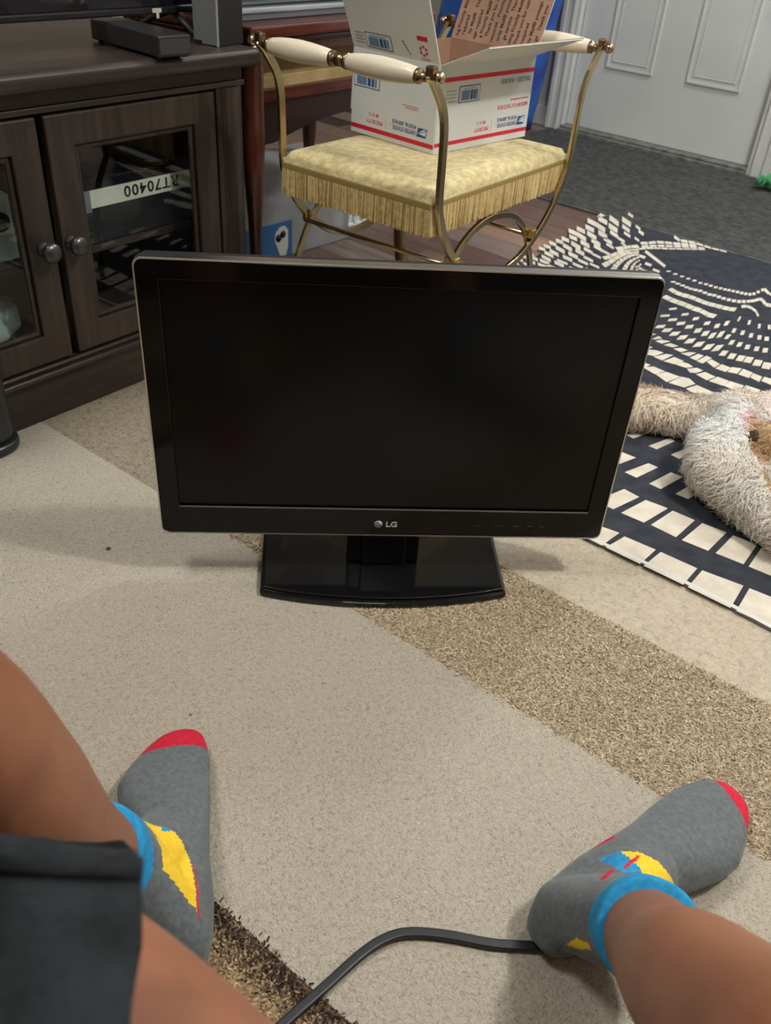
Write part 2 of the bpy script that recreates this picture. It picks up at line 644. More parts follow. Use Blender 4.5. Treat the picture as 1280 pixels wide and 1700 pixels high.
for s in (-1, 1):
    x0 = -0.03 if s < 0 else DW
    tr.box((x0, -0.03, 0.0), (x0 + 0.03, 0.06, DH + 0.03))                     # jamb
    c0 = -0.085 if s < 0 else DW + 0.018
    tr.box((c0, -0.034, 0.0), (c0 + 0.067, -0.012, DH + 0.09))                 # casing
    c1 = -0.085 if s < 0 else DW + 0.063
    tr.box((c1, -0.042, 0.0), (c1 + 0.022, -0.034, DH + 0.09))                 # outer bead of the casing
    tr.box((c0 + (0.05 if s < 0 else 0.0), -0.039, 0.0), (c0 + (0.062 if s < 0 else 0.012), -0.034, DH + 0.06))
tr.box((-0.085, -0.034, DH + 0.03), (DW + 0.085, -0.012, DH + 0.09))
struct('trim_1', tr, M_TRIM, None, 0.004)
struct('trim_2', MB().box((0.0, -0.07, FLOOR_Z - 0.004), (DW, 0.05, 0.016)).box((0.0, -0.05, 0.016), (DW, 0.0, 0.026)), M_SILL, None, 0.003)
struct('baseboard_front', MB().box((S0, -0.026, 0.0), (-0.085, -0.012, 0.085)).box((S0, -0.021, 0.085), (-0.085, -0.012, 0.1))
       .box((DW + 0.085, -0.026, 0.0), (S1, -0.012, 0.085)), M_TRIM, None, 0.003)
struct('baseboard_left', MB().box((S0, -W1, 0.0), (S0 + 0.014, 0.0, 0.095)), M_TRIM, None, 0.003)

# ------------------------------------------------------------------ door mat (ribbed rubber)
MAT_A = math.radians(-39.0)
mat_o = thing('door_mat', 'dark grey ribbed rubber door mat lying before the white door', 'mat', (0.655, 2.982, FLOOR_Z), MAT_A)
mm = MB().box((-0.85, 0.0, 0.0), (1.75, 0.98, 0.006))
mm.build('mat_body', M_MAT, mat_o, 0.002)
mr = MB()
for k in range(48):
    y = 0.02 + k * 0.0197
    mr.box((-0.83, y, 0.006), (1.73, y + 0.008, 0.0078))
ribs = mr.build('mat_ribs', M_MAT, mat_o)
ribs['kind'] = 'stuff'

# ------------------------------------------------------------------ striped area rug (wall-side carpet)
RUG_ANG = math.radians(-36.0)
cp = thing('area_rug', 'cream area rug with tan, stone and brown blocks under the black television', 'rug', (0, 0, 0), RUG_ANG)


def carpet_piece(name, x0, x1, y0, y1, mat, top=0.0, wob=0.002, label=None):
    """slightly uneven pile block; edges waver by a tuft or two"""
    nx, ny = max(2, int((x1 - x0) / 0.01)), max(2, int((y1 - y0) / 0.02))
    nx = min(nx, 260)
    r = random.Random(hash((round(x0, 2), round(y0, 2))) & 255)
    eb = [0.0] * (nx + 1)
    e1 = [r.uniform(-wob, wob) for _ in range(nx + 1)]
    vs, fs = [], []
    for j in range(ny + 1):
        for i in range(nx + 1):
            y = y0 + (y1 - y0) * j / ny
            vs.append((x0 + (x1 - x0) * i / nx, y, top))
    for j in range(ny):
        for i in range(nx):
            a = j * (nx + 1) + i
            fs.append((a, a + 1, a + nx + 2, a + nx + 1))
    o = len(vs)
    vs += [(x0, y0, FLOOR_Z), (x1, y0, FLOOR_Z), (x1, y1, FLOOR_Z), (x0, y1, FLOOR_Z)]
    fs.append((o + 3, o + 2, o + 1, o))
    m = MB().add(vs, fs, 0, True)
    ob = m.build(name, mat, cp)
    if label:
        ob['label'] = label
    return ob


carpet_piece('pile_block', -1.55, 1.75, 0.305, 0.740, M_CREAM, label='cream cut pile')
carpet_piece('pile_block', -0.95, 1.75, 0.740, 0.978, M_TAN, label='tan frieze pile')
carpet_piece('pile_block', -1.55, -0.95, 0.740, 0.978, M_STONE, label='stone coloured pile')
carpet_piece('pile_block', -1.55, 1.75, 0.978, 1.42, M_SAND, label='sand coloured smooth pile')
carpet_piece('pile_block', -1.55, 1.75, -0.95, 0.285, M_BROWN, label='brown frieze pile')
carpet_piece('pile_block', -1.55, 1.75, 0.285, 0.305, M_DARKPILE, label='dark brown edge line')


def tufts(name, n, x0, x1, y0, y1, h, mats, lean=0.0034, wid=0.0013):
    """short upright pile tufts, one stuff object"""
    X = RNG.uniform(x0, x1, n)
    Y = RNG.uniform(y0, y1, n)
    A = RNG.uniform(0, 2 * np.pi, n)
    Lx, Ly = RNG.normal(0, lean, n), RNG.normal(0, lean, n)
    H = h * RNG.uniform(0.6, 1.1, n)
    dx, dy = np.cos(A) * wid, np.sin(A) * wid
    V = np.empty((n, 4, 3))
    V[:, 0] = np.c_[X - dx, Y - dy, np.full(n, -0.0008)]
    V[:, 1] = np.c_[X + dx, Y + dy, np.full(n, -0.0008)]
    V[:, 2] = np.c_[X + dx * 0.8 + Lx, Y + dy * 0.8 + Ly, H]
    V[:, 3] = np.c_[X - dx * 0.8 + Lx, Y - dy * 0.8 + Ly, H]
    me = bpy.data.meshes.new(name)
    me.from_pydata(V.reshape(-1, 3).tolist(), [], np.arange(n * 4).reshape(n, 4).tolist())
    for m in mats:
        me.materials.append(m)
    me.polygons.foreach_set('material_index', RNG.integers(0, len(mats), n).tolist())
    o = bpy.data.objects.new(name, me)
    COL.objects.link(o)
    o.parent = cp
    o['kind'] = 'stuff'
    return o


P_TAN = [plain('tuft_tan_%d' % i, c, 0.95, spec=0.1) for i, c in enumerate((srgb(192, 177, 152), srgb(178, 162, 136), srgb(204, 190, 166), srgb(160, 144, 119)))]
P_BRN = [plain('tuft_brown_%d' % i, c, 0.95, spec=0.1) for i, c in enumerate((srgb(186, 162, 128), srgb(162, 137, 104), srgb(198, 174, 140), srgb(138, 114, 84)))]
P_DRK = [plain('tuft_dark_%d' % i, c, 0.95, spec=0.1) for i, c in enumerate((srgb(70, 56, 46), srgb(46, 37, 32), srgb(104, 88, 72), srgb(150, 132, 108)))]
tufts('tan_tufts', 92000, -0.95, 1.0, 0.740, 0.976, 0.0018, P_TAN)
tufts('brown_tufts', 110000, -0.90, 0.70, 0.0, 0.285, 0.0018, P_BRN)
tufts('dark_tufts', 17000, -0.90, 0.70, 0.272, 0.305, 0.0018, P_DRK)

# ------------------------------------------------------------------ black and ivory rug
RUG = [(0.339, 1.150), (0.388, 1.117), (0.448, 1.074), (0.527, 1.012), (0.585, 0.961), (0.90, 0.70), (1.60, 0.13), (2.45, 1.50), (1.108, 2.598), (0.655, 2.972),
       (0.476, 2.681), (0.322, 2.405), (-0.165, 1.560)]
rug = thing('illusion_rug', 'navy and ivory rug with a printed swirling brick illusion under the dog', 'rug', (0, 0, 0))
rz = 0.0065
rm = MB().prism(RUG, 0.0006, rz)
rm.build('rug_body', M_NAVY, rug)
lo = [Vector((x, y, 0)) for x, y in RUG]
cen = Vector((1.2, 1.3, 0))
bm_ = MB()
chain = [lo[i] for i in (len(RUG) - 1, 0, 1, 2, 3, 4, 5, 6)]
ins_ = []
for i, a in enumerate(chain):
    t = (chain[min(i + 1, len(chain) - 1)] - chain[max(i - 1, 0)]).normalized()
    nrm = Vector((-t.y, t.x, 0))
    ins_.append(a + (nrm if nrm.dot(cen - a) > 0 else -nrm) * 0.008)
bm_.prism([(v.x, v.y) for v in chain] + [(v.x, v.y) for v in ins_[::-1]], 0.0012, rz + 0.0007)
bm_.build('edge_binding', M_BIND, rug, 0.0)
RUG_TILES = [ [359,1191,394,1173,358,1134,329,1157], [401,1164,447,1134,413,1093,364,1130], [454,1129,505,1093,472,1049,418,1089],
[512,1089,569,1058,533,1002,478,1044], [577,1053,635,1018,604,954,540,996], [393,1283,426,1308,449,1286,395,1241,379,1253],
[407,1232,459,1278,494,1257,442,1208], [453,1203,501,1251,534,1227,489,1173], [497,1166,545,1220,581,1198,535,1142], [546,1137,590,1191,624,1169,585,1113],
[592,1108,633,1167,675,1141,638,1078], [398,1388,443,1438,469,1420,430,1391], [437,1365,489,1403,505,1391,456,1349], [476,1332,526,1377,545,1364,494,1317],
[518,1305,564,1348,579,1329,537,1291], [560,1271,595,1308,613,1293,582,1258], [605,1248,630,1277,652,1258,628,1227], [647,1219,670,1246,696,1228,673,1198],
[466,1504,513,1540,525,1527,477,1492], [502,1468,552,1505,561,1495,516,1457], [540,1441,573,1467,588,1456,553,1427], [576,1407,614,1438,627,1425,590,1395],
[613,1375,649,1405,663,1390,627,1359], [560,1820,587,1828,609,1807,581,1788], [583,1788,611,1805,638,1785,600,1753],
[603,1751,641,1786,657,1780,665,1755,634,1733], [637,1728,667,1750,696,1720,684,1705,647,1710], [574,1892,586,1920,612,1918,627,1908,601,1884],
[597,1880,632,1902,648,1898,614,1864], [616,1861,648,1888,666,1869,637,1849], [639,1849,658,1865,674,1858,681,1841,662,1834],
[663,1829,689,1839,700,1826,679,1810,666,1811], [678,1804,703,1820,721,1799,696,1777], [699,1775,726,1800,748,1783,727,1756],
[728,1757,750,1783,776,1765,755,1733], [759,1733,781,1768,808,1750,795,1725], [801,1732,811,1745,854,1729,837,1699], [614,1982,635,2003,642,1991,621,1980],
[620,1970,636,1983,659,1977,634,1959], [636,1952,656,1966,673,1952,655,1942], [655,1935,677,1943,690,1932,670,1918], [668,1911,691,1922,708,1922,685,1898],
[684,1891,711,1916,722,1908,697,1878], [697,1875,729,1909,739,1898,708,1864], [721,1876,736,1891,750,1868,730,1846], [732,1843,754,1869,771,1853,752,1828],
[756,1829,774,1857,797,1854,777,1823], [779,1821,799,1852,817,1836,799,1806], [803,1810,817,1833,833,1818,817,1789], [824,1796,838,1819,862,1805,847,1773],
[647,2070,670,2077,658,2055,635,2049], [660,2052,683,2058,669,2034,647,2028], [676,2034,699,2041,683,2015,661,2008], [692,2016,714,2024,697,1995,675,1988],
[707,1999,729,2007,711,1976,689,1969], [726,1984,747,1992,727,1959,705,1952], [747,1974,769,1983,746,1947,725,1939], [770,1973,791,1982,767,1944,746,1935],
[778,1947,792,1946,774,1916,759,1916], [793,1934,808,1933,790,1901,775,1902], [811,1926,827,1925,809,1892,793,1894], [828,1922,845,1920,827,1887,810,1889],
[844,1909,862,1907,845,1873,827,1875], [861,1898,880,1895,863,1860,845,1863], [879,1888,899,1885,883,1849,864,1852], [670,2139,695,2147,690,2132,664,2124],
[686,2117,710,2126,703,2108,678,2099], [704,2099,727,2108,717,2086,695,2078], [723,2083,744,2092,733,2067,712,2059], [742,2066,762,2075,748,2046,729,2037],
[759,2053,777,2061,761,2029,743,2021], [776,2045,792,2053,773,2017,757,2009], [802,2059,817,2067,795,2026,780,2018], [816,2045,827,2047,809,2017,799,2015],
[816,2012,827,2014,812,1985,800,1983], [832,2003,844,2005,829,1977,817,1974], [847,1991,859,1993,846,1965,834,1963], [867,1984,879,1987,867,1959,855,1957],
[885,1979,898,1981,887,1954,874,1952], [904,1973,918,1976,908,1949,894,1947], [703,2189,725,2198,720,2184,698,2175], [729,2159,749,2168,743,2151,723,2142],
[754,2138,772,2147,763,2126,745,2117], [778,2115,795,2123,784,2099,767,2091], [802,2105,817,2113,805,2085,790,2077], [835,2129,849,2137,833,2105,820,2097],
[843,2088,852,2089,838,2059,829,2058], [861,2077,871,2079,858,2050,848,2048], [878,2064,888,2066,876,2038,866,2036], [895,2055,906,2057,895,2029,885,2027],
[911,2049,922,2051,913,2025,901,2023], [929,2045,941,2047,933,2022,921,2020], [881,2168,887,2170,872,2138,866,2136], [900,2149,907,2150,894,2119,887,2118],
[919,2129,926,2131,915,2100,908,2099], [943,2127,950,2129,941,2099,934,2098], [962,2121,970,2123,963,2093,955,2092], [715,2284,729,2264,711,2242,697,2261],
[730,2264,745,2248,727,2224,712,2239], [746,2248,762,2234,744,2209,728,2222], [763,2232,777,2214,759,2191,745,2209], [778,2215,794,2203,776,2177,760,2188],
[795,2198,807,2176,789,2157,777,2179], [807,2179,824,2170,806,2143,789,2152], [743,2341,754,2319,738,2300,728,2323], [754,2319,768,2305,753,2282,739,2296],
[769,2306,784,2298,769,2272,754,2280], [786,2296,799,2283,784,2260,770,2273], [800,2281,813,2266,797,2244,785,2259], [813,2265,827,2254,812,2230,798,2242],
[828,2254,843,2246,828,2221,813,2229], [844,2245,859,2237,843,2212,829,2221], [860,2236,875,2229,859,2204,845,2211], [876,2230,893,2230,878,2202,861,2203],
[910,2250,925,2257,920,2236,905,2229], [928,2256,938,2245,929,2226,920,2237], [938,2242,943,2221,934,2207,930,2227], [942,2216,938,2184,931,2177,935,2208],
[754,2394,767,2394,761,2381,748,2381], [765,2384,778,2383,771,2369,759,2370], [776,2372,788,2372,782,2357,769,2358], [785,2361,797,2361,790,2346,778,2346],
[794,2352,806,2352,800,2336,787,2336], [806,2347,818,2347,811,2330,799,2330], [818,2342,830,2342,823,2325,811,2325], [828,2331,840,2331,833,2313,821,2313],
[838,2320,850,2321,843,2302,831,2302], [850,2317,862,2318,854,2298,843,2298], [861,2309,872,2309,865,2289,853,2289], [871,2300,883,2300,875,2280,864,2280],
[884,2293,895,2294,887,2273,876,2272], [896,2289,908,2289,900,2268,889,2267], [910,2287,921,2287,913,2265,902,2264], [924,2290,934,2290,926,2267,916,2267],
[936,2290,948,2295,943,2276,931,2271], [949,2296,962,2302,957,2282,944,2276], [962,2303,977,2316,973,2296,959,2283], [981,2318,988,2310,979,2288,971,2296],
[989,2304,987,2279,975,2265,977,2290], [986,2282,995,2278,985,2253,976,2258], [996,2278,1006,2275,996,2250,986,2253], [1007,2276,1017,2273,1007,2247,997,2249],
[760,2478,772,2478,766,2466,755,2466], [775,2460,787,2460,782,2447,770,2447], [791,2444,803,2444,797,2431,786,2431], [806,2430,817,2431,812,2417,800,2417],
[821,2419,832,2419,826,2405,815,2404], [834,2403,845,2404,839,2389,828,2388], [848,2397,859,2397,853,2382,842,2382], [860,2388,870,2388,864,2373,853,2372],
[871,2379,882,2379,875,2363,865,2362], [884,2374,894,2375,887,2358,877,2357], [894,2368,904,2369,898,2352,888,2351], [905,2365,915,2366,908,2348,898,2347],
[915,2360,925,2361,918,2343,909,2342], [926,2356,936,2357,929,2338,919,2337], [936,2350,946,2352,939,2332,929,2331], [947,2347,956,2349,949,2329,940,2327],
[958,2346,967,2348,960,2327,951,2326], [971,2353,980,2354,973,2333,964,2332], [988,2370,997,2372,990,2350,981,2348], [1006,2389,1015,2391,1007,2368,999,2366],
[1020,2397,1022,2360,1012,2344,1009,2380], [1022,2361,1040,2355,1032,2334,1014,2340], [858,2817,867,2781,858,2750,849,2785],
[868,2778,889,2774,885,2748,864,2752], [892,2772,912,2764,908,2740,888,2748], [915,2760,931,2743,927,2720,910,2738], [933,2738,951,2724,947,2704,930,2719],
[953,2720,972,2710,968,2693,950,2704], [974,2707,992,2695,989,2681,972,2693], [729,2720,752,2727,750,2701,727,2695], [755,2727,780,2741,779,2717,754,2703],
[785,2744,808,2745,804,2719,782,2718], [811,2745,833,2743,829,2717,807,2719], [836,2742,859,2743,855,2717,832,2716], [862,2743,884,2743,880,2718,858,2718],
[888,2743,909,2737,904,2712,883,2717], [726,2686,749,2695,747,2676,724,2667], [753,2696,776,2704,774,2685,751,2677], [780,2706,802,2709,799,2689,778,2686],
[806,2709,828,2711,825,2692,803,2689], [832,2712,854,2717,851,2697,829,2692], [858,2718,880,2719,877,2698,855,2698], [884,2719,905,2717,901,2697,880,2698],
[909,2717,929,2712,924,2691,905,2696], [714,2660,736,2672,735,2655,713,2644], [739,2672,761,2678,759,2662,737,2656], [763,2678,784,2681,782,2666,761,2663],
[786,2681,807,2683,805,2668,785,2666], [810,2682,831,2686,829,2673,808,2669], [833,2686,855,2690,853,2677,832,2674], [857,2690,879,2693,877,2681,856,2678],
[881,2693,902,2696,900,2685,879,2682], [905,2696,926,2698,924,2688,903,2685], [733,2646,766,2522,757,2501,723,2623], [705,2602,720,2586,711,2563,696,2578],
[710,2537,725,2521,717,2499,702,2515], [722,2488,738,2472,732,2452,715,2468], [673,2499,690,2482,685,2462,668,2480], [685,2477,704,2458,700,2440,681,2459],
[299,2430,313,2424,313,2406,300,2412], [310,2456,325,2449,325,2430,311,2436], [325,2486,341,2478,340,2456,325,2464], [342,2516,359,2507,358,2483,342,2493],
[360,2546,377,2534,376,2509,359,2520], [399,2605,417,2591,416,2563,398,2576], [417,2632,436,2616,434,2586,415,2601], [437,2664,457,2645,455,2612,435,2630],
[461,2692,481,2671,478,2636,458,2657], [482,2718,502,2694,499,2657,478,2680], [509,2743,530,2717,526,2677,505,2703], [514,2803,537,2773,531,2729,510,2759],
[545,2833,567,2800,561,2754,539,2787], [577,2860,600,2822,592,2774,570,2810], [594,2931,617,2889,609,2837,586,2878], [635,2964,658,2918,649,2863,626,2908],
[627,2950,648,2995,660,2969,639,2947], [324,2432,347,2409,346,2387,323,2410], [341,2458,364,2433,363,2409,340,2434], [352,2492,375,2465,373,2439,350,2466],
[362,2527,386,2497,383,2469,360,2498], [401,2533,424,2501,421,2471,398,2503], [413,2573,436,2538,433,2506,410,2540], [431,2593,453,2555,450,2521,427,2558],
[453,2628,476,2587,471,2550,449,2590], [479,2656,501,2613,496,2574,474,2616], [508,2682,530,2636,524,2594,502,2640], [538,2776,560,2724,553,2678,531,2728],
[574,2797,595,2742,587,2693,566,2747], [617,2894,638,2833,628,2780,608,2839], [677,2983,696,2916,685,2858,665,2923], [382,2462,408,2439,406,2415,381,2438],
[391,2496,417,2471,415,2444,390,2469], [409,2459,434,2432,431,2405,407,2431], [434,2492,458,2463,455,2433,431,2461], [465,2548,489,2516,485,2484,462,2515],
[486,2582,510,2547,505,2512,482,2546], [512,2617,534,2580,529,2542,507,2578], [539,2701,561,2660,555,2618,533,2658], [577,2726,598,2682,591,2638,570,2681],
[612,2812,632,2764,624,2715,604,2762], [659,2894,679,2841,669,2788,649,2839], [718,2977,737,2919,725,2862,707,2917], [443,2507,471,2477,468,2457,441,2486],
[487,2488,513,2457,509,2435,484,2465], [508,2524,532,2490,528,2466,504,2499], [528,2556,551,2520,547,2494,524,2530], [540,2633,561,2594,557,2565,535,2603],
[576,2667,595,2625,590,2593,570,2634], [619,2746,638,2701,631,2666,613,2710], [652,2821,669,2773,661,2734,644,2781], [704,2893,719,2842,710,2799,695,2849],
[472,2451,500,2426,498,2408,470,2433], [519,2453,544,2426,541,2408,516,2434], [538,2496,561,2467,558,2447,535,2476], [558,2585,579,2553,576,2531,555,2563],
[595,2621,614,2587,609,2565,590,2598], [618,2688,635,2652,630,2628,613,2663], [666,2758,681,2721,675,2694,661,2731], [696,2817,709,2779,703,2751,690,2789],
[668,2708,677,2681,672,2662,663,2689], [721,2769,730,2739,724,2717,716,2746], [749,2896,758,2864,751,2836,742,2868], [749,3033,759,2996,751,2963,741,2999],
[749,2848,759,2814,751,2781,741,2814], [638,2650,663,2665,665,2631,641,2617], [665,2666,689,2679,690,2644,666,2632], [691,2680,715,2691,716,2656,692,2644],
[583,2554,606,2575,611,2548,587,2527], [607,2574,631,2605,637,2585,613,2554], [634,2608,659,2631,662,2607,638,2585], [661,2631,685,2653,688,2631,663,2610],
[688,2654,710,2659,710,2635,688,2630], [571,2491,592,2520,598,2491,578,2462], [593,2519,614,2552,620,2528,600,2496], [616,2554,637,2583,642,2560,620,2531],
[639,2584,661,2611,664,2589,642,2563], [664,2612,684,2622,683,2600,663,2590], [685,2620,706,2630,705,2613,685,2603], [589,2444,599,2473,610,2454,600,2426],
[601,2476,611,2505,621,2486,610,2458], [616,2512,628,2534,632,2506,619,2484], [630,2535,642,2558,645,2533,633,2510], [646,2561,659,2578,658,2551,645,2535],
[660,2578,674,2595,673,2572,660,2555], [676,2595,689,2603,686,2582,673,2574], [690,2602,703,2609,700,2592,688,2585], [624,2450,632,2476,642,2466,634,2440],
[634,2481,643,2506,651,2493,642,2468], [646,2511,657,2533,661,2515,650,2493], [659,2536,670,2555,672,2535,661,2517], [673,2556,684,2570,684,2552,672,2538],
[686,2570,697,2584,697,2569,685,2555], [647,2451,652,2473,660,2469,655,2448], [654,2479,661,2499,667,2492,660,2471], [664,2504,672,2523,675,2512,667,2493],
[675,2527,684,2541,684,2529,675,2515], [686,2542,695,2555,695,2544,686,2532], [662,2452,667,2468,674,2464,669,2448], [669,2473,674,2488,679,2482,674,2467],
[677,2494,683,2507,685,2496,679,2483], [685,2510,691,2523,693,2513,687,2500], [640,1079,680,1138,723,1112,686,1049], [687,1050,728,1109,770,1083,733,1020],
[735,1021,775,1080,818,1054,781,991], [782,992,823,1051,865,1025,828,962], [830,963,871,1022,913,996,876,933], [878,934,918,993,960,967,923,903],
[925,905,966,964,1008,938,971,874], [973,876,1013,935,1055,909,1018,845], [1020,847,1061,906,1103,880,1066,816], [1068,818,1108,877,1150,851,1113,787],
[1115,789,1156,848,1198,822,1161,758], [1163,760,1203,819,1245,793,1209,729], [1210,731,1251,790,1293,764,1256,700], [1258,702,1298,761,1340,735,1304,671],
[1305,673,1346,732,1388,706,1351,642], [1353,644,1393,703,1435,677,1399,613], [1400,615,1441,673,1483,648,1446,584], [1448,586,1488,644,1531,619,1494,555],
[1495,557,1536,615,1578,590,1541,526], [1543,528,1583,586,1626,561,1589,497], [1590,499,1631,557,1673,532,1636,468], [1638,470,1679,528,1721,503,1684,439],
[1686,441,1726,499,1768,474,1731,410], [322,1292,373,1339,408,1318,356,1269], [279,1323,330,1370,365,1348,313,1299], [236,1353,287,1400,323,1379,270,1330],
[193,1384,245,1430,280,1409,228,1360], [151,1414,202,1461,237,1440,185,1390], [108,1444,159,1491,194,1470,142,1421], [65,1475,116,1521,151,1500,99,1451],
[22,1505,73,1552,109,1531,56,1481], [-21,1535,31,1582,66,1561,14,1512], [-63,1566,-12,1613,23,1592,-29,1542], [-106,1596,-55,1643,-20,1622,-72,1573],
[689,1189,712,1216,738,1198,715,1168], [731,1159,754,1186,780,1169,757,1138], [772,1129,796,1156,821,1139,799,1109], [814,1099,838,1127,863,1109,841,1079],
[856,1069,879,1097,905,1079,883,1049], [898,1039,921,1067,947,1049,925,1019], [940,1009,963,1037,989,1019,967,989], [982,979,1005,1007,1031,989,1009,959],
[1024,950,1047,977,1073,959,1050,929], [1066,920,1089,947,1115,929,1092,899], [1107,890,1131,917,1157,899,1134,869], [1149,860,1173,887,1198,870,1176,839],
[1191,830,1214,857,1240,840,1218,809], [1233,800,1256,827,1282,810,1260,780], [1275,770,1298,798,1324,780,1302,750], [1317,740,1340,768,1366,750,1344,720],
[1359,710,1382,738,1408,720,1385,690], [1401,680,1424,708,1450,690,1427,660], [1443,650,1466,678,1492,660,1469,630], [1484,621,1508,648,1533,630,1511,600],
[1526,591,1549,618,1575,600,1553,570], [1568,561,1591,588,1617,570,1595,540], [1610,531,1633,558,1659,541,1637,510], [1652,501,1675,528,1701,511,1679,480],
[1694,471,1717,498,1743,481,1720,451], [363,1427,414,1465,430,1452,381,1411], [325,1457,377,1496,392,1483,343,1442], [288,1488,339,1526,355,1514,306,1472],
[250,1519,302,1557,317,1545,269,1503], [213,1550,264,1588,280,1575,231,1534], [175,1580,227,1619,243,1606,194,1565], [138,1611,189,1649,205,1637,156,1595],
[100,1642,152,1680,168,1668,119,1626], [63,1673,114,1711,130,1698,81,1657], [25,1703,77,1742,93,1729,44,1688], [-12,1734,39,1772,55,1760,6,1718],
[434,1536,483,1573,493,1563,448,1525], [400,1570,449,1607,459,1597,414,1559], [366,1604,415,1641,425,1631,380,1592], [331,1638,381,1675,391,1664,346,1626],
[297,1671,347,1708,357,1698,311,1660], [263,1705,313,1742,322,1732,277,1694], [229,1739,279,1776,288,1766,243,1728], [195,1773,244,1810,254,1800,209,1762],
[161,1807,210,1844,220,1834,175,1796], [127,1841,176,1878,186,1868,141,1829], [92,1875,142,1912,152,1901,107,1863], [58,1908,108,1945,118,1935,73,1897],
[527,1838,555,1855,582,1835,544,1803], [499,1863,527,1880,555,1860,516,1828], [471,1888,500,1905,527,1885,488,1853], [444,1913,472,1930,499,1910,460,1878],
[416,1938,444,1955,471,1935,433,1903], [388,1963,416,1980,443,1961,405,1928], [360,1988,388,2005,416,1986,377,1953], [332,2013,361,2030,388,2011,349,1978],
[305,2038,333,2055,360,2036,321,2003], [277,2063,305,2080,332,2061,294,2028], [249,2088,277,2105,304,2086,266,2053], [221,2113,249,2130,276,2111,238,2078],
[193,2138,222,2155,249,2136,210,2103], [838,1715,847,1728,890,1713,874,1683], [875,1699,884,1711,927,1696,911,1666], [911,1682,921,1695,964,1679,947,1649],
[948,1666,957,1678,1000,1663,984,1633], [985,1649,994,1662,1037,1646,1021,1616], [1021,1632,1031,1645,1074,1630,1057,1600],
[1058,1616,1067,1628,1110,1613,1094,1583], [1095,1599,1104,1612,1147,1596,1131,1566], [1131,1583,1141,1595,1184,1580,1167,1550],
[1168,1566,1177,1579,1220,1563,1204,1533], [1205,1549,1214,1562,1257,1547,1241,1517], [1241,1533,1250,1546,1294,1530,1277,1500],
[1278,1516,1287,1529,1330,1514,1314,1484], [1315,1500,1324,1512,1367,1497,1351,1467], [1351,1483,1360,1496,1404,1480,1387,1450],
[1388,1466,1397,1479,1440,1464,1424,1434], [1425,1450,1434,1463,1477,1447,1461,1417], [1461,1433,1470,1446,1514,1431,1497,1401],
[1498,1417,1507,1429,1550,1414,1534,1384], [1534,1400,1544,1413,1587,1397,1570,1367], [1571,1384,1580,1396,1624,1381,1607,1351],
[1608,1367,1617,1380,1660,1364,1644,1334], [1644,1350,1654,1363,1697,1348,1680,1318], [1681,1334,1690,1346,1733,1331,1717,1301],
[1718,1317,1727,1330,1770,1314,1754,1284], [556,1917,591,1939,607,1935,572,1901], [535,1936,570,1958,586,1954,552,1919], [515,1954,549,1976,565,1973,531,1938],
[494,1973,528,1995,545,1991,510,1957], [473,1992,508,2014,524,2010,489,1975], [452,2010,487,2032,503,2029,469,1994], [432,2029,466,2051,482,2047,448,2013],
[411,2048,445,2070,462,2066,427,2031], [390,2066,425,2088,441,2085,407,2050], [369,2085,404,2107,420,2103,386,2069], [349,2104,383,2126,400,2122,365,2087],
[328,2122,363,2144,379,2141,344,2106], [307,2141,342,2163,358,2159,324,2125], [846,1780,860,1803,884,1790,869,1758], [868,1765,882,1788,906,1774,891,1743],
[890,1750,904,1773,928,1759,913,1727], [912,1734,926,1757,950,1744,935,1712], [934,1719,948,1742,972,1728,957,1697], [956,1704,970,1727,994,1713,979,1681],
[978,1688,992,1711,1016,1698,1001,1666], [1000,1673,1014,1696,1038,1682,1023,1651], [1022,1658,1036,1681,1061,1667,1045,1635],
[1044,1642,1058,1665,1083,1652,1067,1620], [1066,1627,1080,1650,1105,1636,1089,1605], [1088,1612,1102,1635,1127,1621,1111,1589],
[1110,1596,1124,1619,1149,1606,1133,1574], [1132,1581,1146,1604,1171,1590,1155,1559], [1154,1566,1168,1589,1193,1575,1177,1543],
[1176,1550,1190,1573,1215,1560,1199,1528], [1198,1535,1212,1558,1237,1544,1221,1513], [1220,1520,1234,1543,1259,1529,1243,1497],
[1242,1504,1256,1527,1281,1514,1265,1482], [1264,1489,1278,1512,1303,1498,1287,1467], [1286,1474,1300,1497,1325,1483,1309,1451],
[1308,1458,1322,1482,1347,1468,1331,1436], [1331,1443,1344,1466,1369,1452,1353,1421], [1353,1428,1367,1451,1391,1437,1376,1405],
[1375,1412,1389,1436,1413,1422,1398,1390], [593,2006,609,2019,632,2013,607,1995], [580,2024,596,2037,618,2031,594,2013], [566,2042,582,2055,604,2049,580,2031],
[553,2060,569,2073,591,2067,567,2049], [539,2078,555,2091,577,2085,553,2067], [526,2096,542,2109,564,2103,540,2085], [512,2114,528,2128,550,2121,526,2103],
[499,2132,515,2146,537,2139,513,2121], [485,2151,501,2164,523,2157,499,2139], [472,2169,488,2182,510,2175,485,2157], [458,2187,474,2200,496,2194,472,2176],
[445,2205,461,2218,483,2212,458,2194], [431,2223,447,2236,469,2230,445,2212], [898,1877,917,1874,901,1838,882,1841], [916,1866,936,1863,919,1827,900,1830],
[935,1855,954,1852,938,1816,919,1819], [953,1843,972,1840,956,1805,937,1808], [971,1832,991,1829,975,1794,956,1797], [990,1821,1009,1818,993,1782,974,1785],
[1008,1810,1028,1807,1012,1771,993,1774], [1027,1799,1046,1796,1030,1760,1011,1763], [1045,1788,1064,1785,1048,1749,1029,1752],
[1064,1777,1083,1774,1067,1738,1048,1741], [1082,1766,1101,1763,1085,1727,1066,1730], [1100,1754,1120,1751,1104,1716,1085,1719],
[1119,1743,1138,1740,1122,1705,1103,1708], [1137,1732,1157,1729,1141,1693,1121,1696], [1156,1721,1175,1718,1159,1682,1140,1685],
